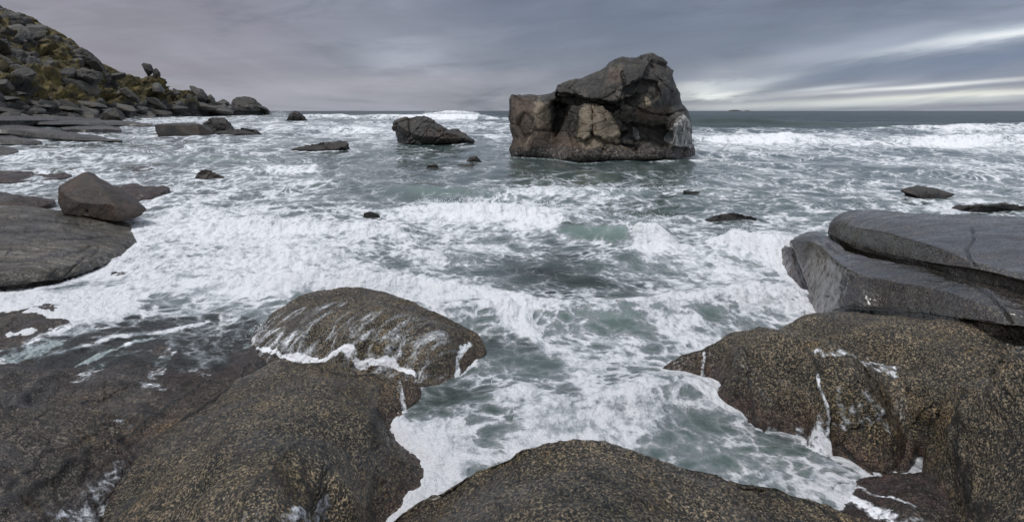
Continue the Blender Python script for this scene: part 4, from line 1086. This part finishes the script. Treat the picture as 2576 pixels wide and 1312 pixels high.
cols = np.linspace(0, 2576, 15)
DENS = {
279: [0]*15,
286: [0,0,.2,.2,.1,.1,.3,0,0,0,0,0,0,0,0],
292: [0,.3,.8,.7,.4,.3,.6,.1,0,0,0,0,0,0,0],
305: [0,.3,.8,.7,.6,.5,.6,.4,.2,.1,0,0,0,0,0],
320: [.2,.4,.6,.7,.75,.75,.75,.65,.5,.3,.2,.08,.05,.2,.15],
333: [.3,.4,.6,.6,.75,.6,.55,.55,.5,.5,.75,.62,.5,.7,.62],
350: [.5,.6,.6,.55,.6,.5,.5,.5,.4,.4,.8,.8,.6,.85,.72],
370: [.6,.65,.5,.5,.45,.35,.35,.4,.3,.3,.6,.55,.55,.65,.7],
390: [.7,.65,.5,.45,.35,.3,.3,.35,.2,.2,.45,.45,.5,.55,.55],
410: [.6,.55,.5,.4,.3,.25,.25,.25,.15,.12,.3,.45,.55,.6,.6],
435: [.6,.6,.5,.5,.5,.4,.25,.22,.18,.25,.35,.4,.5,.55,.55],
460: [.6,.6,.55,.55,.5,.35,.35,.4,.4,.35,.4,.45,.5,.55,.5],
490: [.5,.5,.7,.65,.6,.35,.3,.5,.5,.4,.35,.4,.45,.5,.5],
520: [.3,.4,.75,.7,.6,.5,.55,.7,.6,.4,.4,.45,.5,.55,.5],
550: [.3,.4,.85,.9,.8,.7,.75,.75,.55,.5,.4,.6,.6,.5,.5],
580: [.3,.4,.9,.93,.88,.8,.75,.7,.45,.55,.55,.75,.5,.5,.5],
610: [.3,.5,.93,.97,.92,.8,.7,.65,.5,.7,.7,.75,.5,.5,.5],
640: [.3,.5,.97,.92,.88,.75,.65,.55,.5,.75,.75,.7,.5,.5,.5],
670: [.2,.5,.95,.85,.8,.7,.5,.32,.32,.6,.7,.65,.5,.5,.5],
700: [.3,.5,.98,.85,.92,.75,.5,.32,.28,.5,.7,.65,.5,.5,.5],
740: [.6,.6,.95,.98,.92,.8,.75,.42,.3,.6,.75,.7,.5,.5,.5],
780: [.75,.65,.8,.85,.8,.7,.75,.75,.6,.6,.8,.75,.5,.5,.5],
820: [.8,.65,.55,.7,.5,.4,.6,.55,.5,.52,.7,.7,.5,.5,.5],
860: [.85,.55,.35,.35,.3,.3,.4,.42,.5,.62,.7,.6,.5,.5,.5],
900: [.75,.4,.25,.2,.2,.2,.4,.4,.5,.7,.7,.5,.5,.5,.5],
950: [.3,.2,.2,.1,.2,.3,.6,.45,.5,.75,.7,.5,.5,.5,.5],
1000: [.2,.2,.2,.1,.2,.6,.62,.45,.65,.75,.65,.6,.5,.5,.5],
1050: [.2,.2,.15,.1,.3,.65,.5,.75,.6,.7,.6,.45,.4,.5,.5],
1100: [.2,.2,.15,.1,.3,.6,.6,.8,.7,.75,.65,.5,.4,.5,.5],
1150: [.2,.2,.15,.1,.3,.8,.75,.8,.75,.75,.65,.6,.5,.5,.5],
1200: [.2,.2,.15,.1,.4,.85,.85,.7,.6,.6,.65,.65,.6,.5,.5],
1300: [.2,.5,.3,.1,.5,.85,.8,.6,.5,.5,.6,.65,.6,.5,.5],
}
rows = np.array(sorted(DENS)); D0 = np.array([DENS[r] for r in rows])
dr = np.array([np.interp(np.clip(uw, 0, 2576), cols, r) for r in D0])
k = np.exp(-np.linspace(-2, 2, 61) ** 2); k /= k.sum()
dr = np.array([np.convolve(np.pad(r, 30, 'edge'), k, 'valid') for r in dr])
dens = np.empty_like(UW)
for j, v in enumerate(vw):
    i = np.clip(np.searchsorted(rows, v) - 1, 0, len(rows) - 2); t = np.clip((v - rows[i]) / (rows[i + 1] - rows[i]), 0, 1)
    dens[j] = dr[i] * (1 - t) + dr[i + 1] * t

# coordinates that follow the flow: world metres, coarser out at sea, bent by slow eddies
sc = 1.0 / (1 + np.clip(YW - 4, 0, 400) / 16.0) ** 0.95
FX, FY = XW * sc * 0.85, YW * sc * 1.35
ex = fbm(XW * .35, YW * .4, 0 * XW, 2) * .22; ey = fbm(XW * .35 + 50, YW * .4, 0 * XW, 2) * .22
FX = FX + ex; FY = FY + ey
far_noise = fbm(XW / 7, YW / 14, 0 * XW, 4)

teal = 0.10 + .25 * np.clip(fbm(XW * .25, YW * .3, 0 * XW + 4, 3) + .2, 0, 1)
teal *= 1 - .5 * sstep(25, 60, YW)
# ---- waves. crest line (u, v, height), widths before/behind, froth on crest, froth in front, glassy green face
crest = np.zeros_like(Z); foam_add = np.zeros_like(Z)
WAVES = [
 ([(820, 190, 0), (880, 172, 1.2), (960, 165, 1.5), (1030, 158, 1.8), (1100, 152, 2.0), (1180, 150, 1.95), (1210, 149, 1.3), (1290, 148, .4)], 5, 14, .55, .5, .6),
 ([(1040, 150, 0), (1075, 147, 1.8), (1130, 146, 2.1), (1190, 146, 2.0), (1205, 146, 0)], 4, 6, 1.1, .9, .2),
 ([(700, 190, 0), (780, 180, 1.5), (860, 178, 1.5), (920, 180, 0)], 4, 8, .45, .4, .4),
 ([(1600, 84, .4), (1740, 80, 1.3), (1850, 78, 1.5), (1950, 76, 1.4), (2050, 75, .95), (2200, 74, .6), (2400, 73, .45), (2700, 72, .3)], 1.9, 6, -.2, -.2, .0),
 ([(2100, 68, 0), (2250, 66, .5), (2450, 65, .7), (2700, 64, .7)], 2.2, 5, .35, .5, .2),
 ([(1740, 340, .4), (1830, 335, .7), (1960, 337, .75), (2080, 340, .6), (2160, 348, .25)], 1.3, 3.5, .30, .45, .2),
 ([(2190, 38.5, .2), (2300, 38, .65), (2420, 37.5, .75), (2576, 37, .7), (2800, 36.5, .6)], 1.3, 3.5, .30, .45, .2),
 ([(800, 66, 0), (860, 62, .6), (950, 60, .8), (1020, 60, .4)], 2.0, 5, .3, .35, .2),
 ([(230, 388, 0), (320, 384, .3), (420, 380, .45), (560, 386, .4), (640, 392, .3), (760, 400, 0)], .8, 2.0, .2, .15, .5),
 ([(600, 425, 0), (690, 416, .2), (800, 412, .25), (900, 420, 0)], .6, 1.4, .2, .2, .3),
 ([(690, 468, 0), (760, 452, .26), (850, 448, .2), (920, 455, 0)], .5, 1.2, .35, .1, .3),
 ([(960, 470, 0), (1060, 458, .30), (1150, 462, .28), (1230, 478, .15), (1290, 486, 0)], .55, 1.1, .12, -.05, .8),
 ([(1210, 484, .0), (1280, 466, .34), (1380, 462, .36), (1500, 458, .34), (1620, 462, .25), (1700, 470, 0)], .5, 1.2, .35, .05, .7),
 ([(1700, 478, 0), (1790, 470, .22), (1880, 473, .2), (1960, 485, 0)], .45, 1, .25, .05, .4),
 ([(980, 530, 0), (1080, 508, .22), (1180, 500, .32), (1270, 496, .38), (1350, 506, .34), (1420, 520, .2), (1480, 530, 0)], .55, .9, .5, .4, .2),
 ([(1370, 590, .0), (1430, 560, .26), (1500, 545, .42), (1580, 535, .52), (1635, 540, .42), (1680, 570, .1)], .36, .7, .10, -.05, 1.2),
 ([(1572, 613, .0), (1605, 545, .5), (1650, 550, .45), (1690, 590, .2), (1700, 610, 0)], .28, .4, .75, .5, .2),
 ([(1770, 610, .0), (1840, 575, .34), (1890, 552, .58), (1940, 550, .62), (1985, 575, .42), (2010, 610, .15)], .5, .5, .7, .55, .4),
 ([(560, 720, 0), (650, 668, .20), (720, 640, .26), (830, 640, .2), (900, 655, 0)], .35, .6, .3, .1, .4),
 ([(360, 760, .0), (480, 740, .12), (640, 735, .16), (740, 706, .28), (860, 690, .34), (960, 698, .30), (1060, 705, .25), (1160, 722, .22), (1250, 740, .16), (1320, 760, .05)], .22, .35, .5, .45, .1),
 ([(1000, 650, 0), (1080, 634, .18), (1180, 640, .18), (1240, 655, 0)], .25, .4, .35, .1, .3),
 ([(1200, 790, .0), (1290, 762, .16), (1400, 770, .18), (1530, 760, .24), (1660, 745, .30), (1780, 720, .32), (1900, 712, .28), (1990, 716, .1)], .30, .45, .5, .10, .6),
 ([(1080, 800, .1), (1180, 770, .26), (1280, 770, .20), (1340, 800, .05)], .28, .4, .4, .3, .3),
 ([(1290, 1090, .05), (1400, 1050, .10), (1520, 1020, .14), (1640, 990, .16), (1760, 985, .14), (1830, 1010, .04)], .22, .3, .35, .1, .3),
 ([(1060, 1130, 0), (1180, 1060, .07), (1300, 1020, .10), (1380, 1030, .0)], .15, .25, .3, .1, .1),
 ([(980, 1100, .03), (1040, 1160, .05), (1090, 1200, .05), (1150, 1180, .0)], .10, .2, .35, .2, .0),
 ([(560, 590, 0), (700, 568, .15), (860, 560, .2), (1000, 575, .15), (1100, 590, 0)], .3, .7, .25, .1, .1),
 ([(420, 600, 0), (520, 560, .18), (640, 545, .2), (760, 548, .1), (830, 560, 0)], .35, .8, .25, .15, .1),
]
for pts, wf, wb, fc, ff, tl in WAVES:
    # far crests give their range in metres (below 200) in place of a depression
    P3 = np.array([place(u, v, z) if v > HV else ((u - CU) / F * v, v, z) for u, v, z in pts])
    o = np.argsort(P3[:, 0]); P3 = P3[o]
    x0, x1 = P3[0, 0], P3[-1, 0]
    m = (XW > x0) & (XW < x1) & (YW > P3[:, 1].min() - 4 * wf) & (YW < P3[:, 1].max() + 4 * wb)
    if not m.any(): continue
    x, y = XW[m], YW[m]
    wv = wf * .35
    yc = np.interp(x, P3[:, 0], P3[:, 1]) + fbm(x / (wf * 4), 0 * x + wf * 7, 0 * x, 3) * wv * 1.3
    h = np.interp(x, P3[:, 0], P3[:, 2]) * (.85 + .20 * fbm(x / (wf * 3.0), y / (wf * 3.0), 0 * x + wb, 3))
    dy = y - yc
    prof = np.where(dy > 0, np.exp(-(dy / wb) ** 2), np.exp(-np.abs(dy / wf) ** 2))
    h = h * (.72 if P3[:, 1].mean() < 30 else 1.0)
    crest[m] = np.maximum(crest[m], h * prof) + .25 * np.minimum(crest[m], h * prof)
    hn = np.clip(h / max(P3[:, 2].max(), .05), 0, 1) ** .5
    cr = np.exp(-((dy - .05 * wb) / (.32 * (wf + .4 * wb))) ** 2); fr = np.exp(-((dy + 1.1 * wf) / (1.1 * wf)) ** 2)
    foam_add[m] += hn * (fc * cr + ff * fr)
    teal[m] += tl * hn * np.exp(-((dy + .45 * wf) / (.75 * wf)) ** 2)
    if tl > .7: foam_add[m] -= .45 * tl * hn * np.exp(-((dy + .55 * wf) / (.45 * wf)) ** 2)

# ---- chop and froth relief
amp = .02 + .06 * sstep(5, 14, YW) + .10 * sstep(20, 60, YW) * (1 - .6 * sstep(80, 400, YW))
lam = 1 + YW / 16
chop = fbm(XW / lam * .9, YW / lam * 1.6, 0 * XW + 2, 4, .55) * amp
chop += (.10 * np.sin(YW * .42 + fbm(XW * .05, YW * .05, 0 * XW, 2) * 4) * sstep(14, 24, YW) + .16 * np.sin(YW * .19 + fbm(XW * .02, YW * .02, 0 * XW, 2) * 4) * sstep(30, 60, YW)) * (1 - sstep(200, 600, YW))
tot = np.clip(dens + foam_add + .28 * far_noise * sstep(8, 25, YW) + .24 * fbm(XW * .9, YW * 1.1, 0 * XW + 9, 3) * (1 - sstep(8, 25, YW)), 0, 1.5)
tot *= sstep(0.02, .12, dens + foam_add) * (1 - .20 * sstep(18, 45, YW))
for pl, w_, add in [([(-60, 915), (0, 885), (90, 845), (180, 800), (290, 768)], .26, .55), ([(-40, 775), (60, 758), (200, 745), (370, 742)], .16, .45), ([(170, 905), (300, 865), (420, 845), (520, 815)], .05, .55), ([(200, 800), (330, 800), (480, 790)], .15, .35),
                   ([(1290, 800), (1390, 880), (1470, 985)], .16, .25), ([(985, 1080), (1050, 1150), (1100, 1190)], .16, .35), ([(1060, 1130), (1180, 1060), (1300, 1010)], .12, .25), ([(1240, 890), (1340, 915)], .22, -.35), ([(1130, 1030), (1270, 1075)], .20, -.30), ([(1700, 1075), (1900, 1150)], .16, -.20), ([(1560, 800), (1640, 860)], .25, -.25)]:
    pp = [place(u, v, .25 if u < 600 else .12)[:2] for u, v in pl]
    nr_ = YW < 9
    d_, _ = seg_dist(XW[nr_] + .10 * ex[nr_] / .2, YW[nr_] + .10 * ey[nr_] / .2, pp)
    tot[nr_] += add * np.exp(-(d_ / w_) ** 2)
la = 1 + YW / 9
bil = np.abs(fbm(XW / la * 5, YW / la * 5, 0 * XW, 4, .55))
Z = Z + crest + chop + sstep(.45, 1.0, tot) * (.085 * bil - .015) * (.6 + .4 * np.clip(crest * 6 + .15, 0, 1)) * np.clip(YW / 6, .5, 1.8)

# ---- ground below: depth, run-up and the froth line where water meets rock
G = np.where(YW < 60, seabed(XW, YW), -3.0)
rockz = np.full(XW.shape, -9.0)
for r in HF:
    rockz = np.maximum(rockz, r.height(XW, YW))
Z = np.where((rockz > Z + .12) & (YW < 14), np.minimum(Z, rockz - .2), Z)
depth = Z - np.maximum(G, rockz)
touch = np.exp(-(np.clip(Z - rockz, 0, 9) / .07) ** 2) * (YW < 14) * sstep(.15, .5, dens)
tot = tot + .35 * touch
for cx, cy, hw, T, kk in SEA_ROCKS:
    if kk: 
        e = np.sqrt(((XW - cx) / (hw + .25)) ** 2 + ((YW - cy) / (T + .3)) ** 2)
        tot = tot + .22 * kk * np.exp(-((e - 1.02) / .10) ** 2)
deep = 1 - np.exp(-np.clip(depth, 0, 9) * 4.2)
deep = np.maximum(deep, sstep(14, 22, YW))
farw = sstep(22, 110, YW) * (1 - sstep(.25, .7, dens))
Vw = np.stack([XW, YW, Z], -1).reshape(-1, 3)
Fw = grid_faces(len(vw), len(uw), False, True)
nn = normals_of(Vw[:len(uw) * 3], grid_faces(3, len(uw), False, True))
if nn[:, 2].mean() < 0: Fw = Fw[:, ::-1]
sea = mesh_object('sea', Vw, Fw, M_water, attrs={
    'foam': tot.ravel(), 'deep': deep.ravel(), 'teal': np.clip(teal, 0, 1).ravel(), 'far': farw.ravel(),
    'flow': np.stack([FX, FY, 1.6 * Z * sc], -1).reshape(-1, 3)})
sea['kind'] = 'structure'

# ================================================================ spray thrown up by the breakers
octv = np.array([[1, 0, 0], [-1, 0, 0], [0, 1, 0], [0, -1, 0], [0, 0, 1], [0, 0, -1]], float)
octf = np.array([[0, 2, 4], [2, 1, 4], [1, 3, 4], [3, 0, 4], [2, 0, 5], [1, 2, 5], [3, 1, 5], [0, 3, 5]])
pts = []
for (u0, v0), (u1, v1), zb, cnt, hgt, rad in [((650, 735), (760, 712), .22, 500, .12, .0045), ((760, 705), (1250, 745), .26, 900, .10, .0045), ((1560, 545), (1690, 560), .40, 500, .20, .006), ((1820, 575), (1990, 575), .42, 400, .16, .005),
        ((1200, 480), (1700, 470), .30, 500, .15, .008), ((1060, 505), (1420, 515), .30, 700, .18, .008), ((340, 640), (420, 780), .18, 300, .08, .0045), ((1240, 775), (1400, 775), .18, 400, .10, .005), ((640, 830), (700, 800), .35, 250, .09, .004),
        ((1070, 286), (1200, 286), 1.9, 900, .7, .05), ((688, 291), (716, 291), .4, 2600, 3.4, .05), ((330, 298), (460, 296), .3, 900, .9, .03), ((1200, 870), (1240, 960), .16, 150, .06, .004), ((1060, 1150), (1110, 1230), .16, 120, .04, .003)]:
    a_, b_ = place(u0, v0, zb), place(u1, v1, zb)
    t_ = rng.uniform(0, 1, cnt); sp_ = hgt * .9
    q_ = a_ + (b_ - a_) * t_[:, None] + rng.normal(size=(cnt, 3)) * [sp_ * .5, sp_ * .7, 0]
    cl_ = np.clip(.5 + fbm(t_ * 9, 0 * t_ + u0, 0 * t_, 2), .05, 1.4)
    q_[:, 2] += np.abs(rng.normal(size=cnt)) * hgt * .55 * cl_ - .02
    pts.append(np.concatenate([q_, (rad * rng.uniform(.4, 1.3, cnt) ** 1.5)[:, None]], 1))
pts = np.vstack(pts)
Vs = (pts[:, None, :3] + octv[None] * pts[:, None, 3:4] * np.array([1, 1, 1.3])).reshape(-1, 3)
Fs = (octf[None] + 6 * np.arange(len(pts))[:, None, None]).reshape(-1, 3)
m_, n_ = material('spray_droplets'); n_.out(n_.bsdf((.85, .88, .92), .3, None))
spr = mesh_object('sea_spray', Vs, Fs, m_); spr['kind'] = 'stuff'

# ================================================================ sky
wd = bpy.data.worlds.new('World'); bpy.context.scene.world = wd; wd.use_nodes = True
n = NT(wd.node_tree)
SUN_EL, SUN_AZ = math.radians(64), math.radians(236)      # azimuth measured clockwise from +Y
sky = n.new('ShaderNodeTexSky', sky_type='NISHITA'); sky.sun_disc = False
sky.sun_elevation = SUN_EL; sky.sun_rotation = SUN_AZ; sky.air_density = 1; sky.dust_density = 2
g = coords(n, 'Generated')
s = n.new('ShaderNodeSeparateXYZ'); n.put(s.inputs[0], g)
dx, dy, dzv = s.outputs
yy = n.math('MAXIMUM', dy, 0.08)
A = n.math('DIVIDE', dx, yy); E = n.math('DIVIDE', n.math('MAXIMUM', dzv, 0.0), yy)
zz = n.math('ADD', n.math('MAXIMUM', dzv, 0.0), 0.045)
cxy = n.new('ShaderNodeCombineXYZ'); n.put(cxy.inputs[0], n.math('DIVIDE', n.math('SUBTRACT', dx, n.math('MULTIPLY', dy, 0.087)), zz)); n.put(cxy.inputs[1], n.math('DIVIDE', dy, zz))
cl = n.vmath('MULTIPLY', cxy.outputs[0], (0.42, 0.085, 1))
c1 = n.noise(cl, 1.0, 7, 0.55, 0.5)
cl2 = n.vmath('MULTIPLY', cxy.outputs[0], (0.9, 0.16, 1))
c2 = n.noise(n.vmath('ADD', cl2, (7, 3, 0)), 1.0, 8, 0.6, 0.7)


gv = n.new('ShaderNodeCombineXYZ'); n.put(gv.inputs[0], n.math('MULTIPLY', A, 2.2)); n.put(gv.inputs[1], n.math('SUBTRACT', n.math('MULTIPLY', E, 15.0), n.math('MULTIPLY', n.math('MAXIMUM', A, -0.1), 1.6)))
c3 = n.noise(gv.outputs[0], 1.6, 9, 0.60, 0.55)
c4 = n.noise(n.vmath('MULTIPLY', gv.outputs[0], (1.0, 0.55, 1)), 0.9, 7, 0.6, 0.9)


def blob(u, v, ru_, rv, rot=0.0, wob=0.35):
    a0, e0 = (u - CU) / F, (HV - v) / F
    da = n.math('SUBTRACT', A, a0); de = n.math('SUBTRACT', E, e0)
    cr, sr = math.cos(rot), math.sin(rot)
    p = n.math('DIVIDE', n.math('ADD', n.math('MULTIPLY', da, cr), n.math('MULTIPLY', de, sr)), ru_ / F)
    q_ = n.math('DIVIDE', n.math('SUBTRACT', n.math('MULTIPLY', de, cr), n.math('MULTIPLY', da, sr)), rv / F)
    q_ = n.math('ADD', q_, n.math('MULTIPLY', n.math('SUBTRACT', c3, 0.5), wob * 5))
    r2 = n.math('ADD', n.math('MULTIPLY', p, p), n.math('MULTIPLY', q_, q_))
    return n.math('POWER', 2.718, n.math('MULTIPLY', r2, -1.0))


K = 10.0 / 2 ** .45
def rgb(r, g_, b): return tuple(((c / 255 + .055) / 1.055) ** 2.4 * K for c in (r, g_, b))
base = n.mix(n.ss(A, -0.95, 0.2), rgb(145, 138, 148), rgb(126, 132, 147))
base = n.mix(n.ss(A, 0.1, 0.7), base, rgb(134, 143, 161))
base = n.mix(n.math('MULTIPLY', n.ss(E, 0.09, 0.0), 0.75), base, rgb(160, 163, 172))
base = n.mix(n.math('MULTIPLY', n.ss(c1, 0.42, 0.68), 0.30), base, rgb(163, 168, 182))
base = n.mix(n.math('MULTIPLY', n.ss(c1, 0.52, 0.32), 0.32), base, rgb(106, 115, 131))
base = n.mix(n.math('MULTIPLY', n.ss(c4, 0.50, 0.68), 0.42), base, rgb(168, 171, 183))
base = n.mix(n.math('MULTIPLY', n.ss(c4, 0.48, 0.33), 0.5), base, rgb(100, 107, 121))
for u, v, ru_, rv, rot, wob, colr, st in [
    (1030, 140, 150, 50, .05, .9, (182, 187, 199), .6), (900, 215, 420, 22, .05, .3, (178, 177, 187), .6), (1500, 40, 480, 95, -.1, .3, (106, 116, 134), .6), (1950, 40, 420, 70, .1, .3, (112, 120, 136), .7), (300, 60, 300, 70, 0, .4, (132, 129, 137), .5),
    (1800, 222, 110, 20, .10, 1.2, (240, 245, 242), 1.0), (1900, 205, 130, 10, .12, .8, (225, 231, 232), .9), (2080, 222, 120, 6, .10, .4, (215, 220, 226), .8), (2330, 216, 300, 6, .07, .5, (235, 237, 238), .95), (2400, 240, 420, 9, .05, .6, (238, 240, 232), .95), (2200, 258, 520, 9, .03, .4, (206, 213, 214), .75),
    (2450, 95, 330, 17, .17, .7, (215, 224, 235), .75), (2560, 82, 260, 9, .13, .5, (240, 244, 246), .9), (2050, 140, 330, 28, .2, .6, (176, 182, 197), .6), (2450, 150, 420, 26, .1, .3, (104, 119, 146), .8), (2150, 185, 300, 14, .1, .4, (126, 137, 158), .7), (2250, 100, 200, 24, .2, .5, (160, 168, 186), .5)]:
    base = n.mix(n.math('MULTIPLY', blob(u, v, ru_, rv, rot, wob), st, clamp=True), base, rgb(*colr))
base = n.mix(1.0, base, n.lin(c3, 0.3, 0.7, 0.89, 1.11), 'MULTIPLY')
# overcast dome: the cloud deck overhead is brighter than the band over the horizon
zen = n.ss(dzv, 0.20, 0.75)
over = n.mix(zen, base, (4.0, 4.25, 4.7))
back = n.ss(dy, 0.25, -0.25)
over = n.mix(n.math('MULTIPLY', back, n.math('SUBTRACT', 1.0, zen)), over, (2.7, 2.85, 3.1))
fin = n.mix(0.92, sky.outputs[0], over)
bg = n.new('ShaderNodeBackground'); n.put(bg.inputs[0], fin); bg.inputs[1].default_value = 0.1
wo = n.new('ShaderNodeOutputWorld'); n.l.new(bg.outputs[0], wo.inputs[0])

sl = bpy.data.lights.new('sun', 'SUN'); sl.energy = 1.5; sl.angle = math.radians(11); sl.color = (1.0, .97, .93)
so = bpy.data.objects.new('sun', sl); C.objects.link(so)
from mathutils import Vector
sd = Vector((math.sin(SUN_AZ) * math.cos(SUN_EL), math.cos(SUN_AZ) * math.cos(SUN_EL), math.sin(SUN_EL)))
so.rotation_euler = (-sd).to_track_quat('-Z', 'Y').to_euler()

# ================================================================ camera
cam = bpy.data.cameras.new('camera'); co = bpy.data.objects.new('camera', cam); C.objects.link(co)
co.location = (0, 0, H); co.rotation_euler = (math.radians(90), 0, 0)
cam.sensor_width = 36; cam.lens = 18; cam.shift_y = -(656 - HV) / 2576
cam.clip_start = .05; cam.clip_end = 60000
sc_ = bpy.context.scene
sc_.camera = co
sc_.view_settings.view_transform = 'Standard'; sc_.view_settings.look = 'None'; sc_.view_settings.exposure = 0.45; sc_.view_settings.gamma = 1
sc_.cycles.use_denoising = True
sc_.cycles.max_bounces = 6; sc_.cycles.transparent_max_bounces = 8
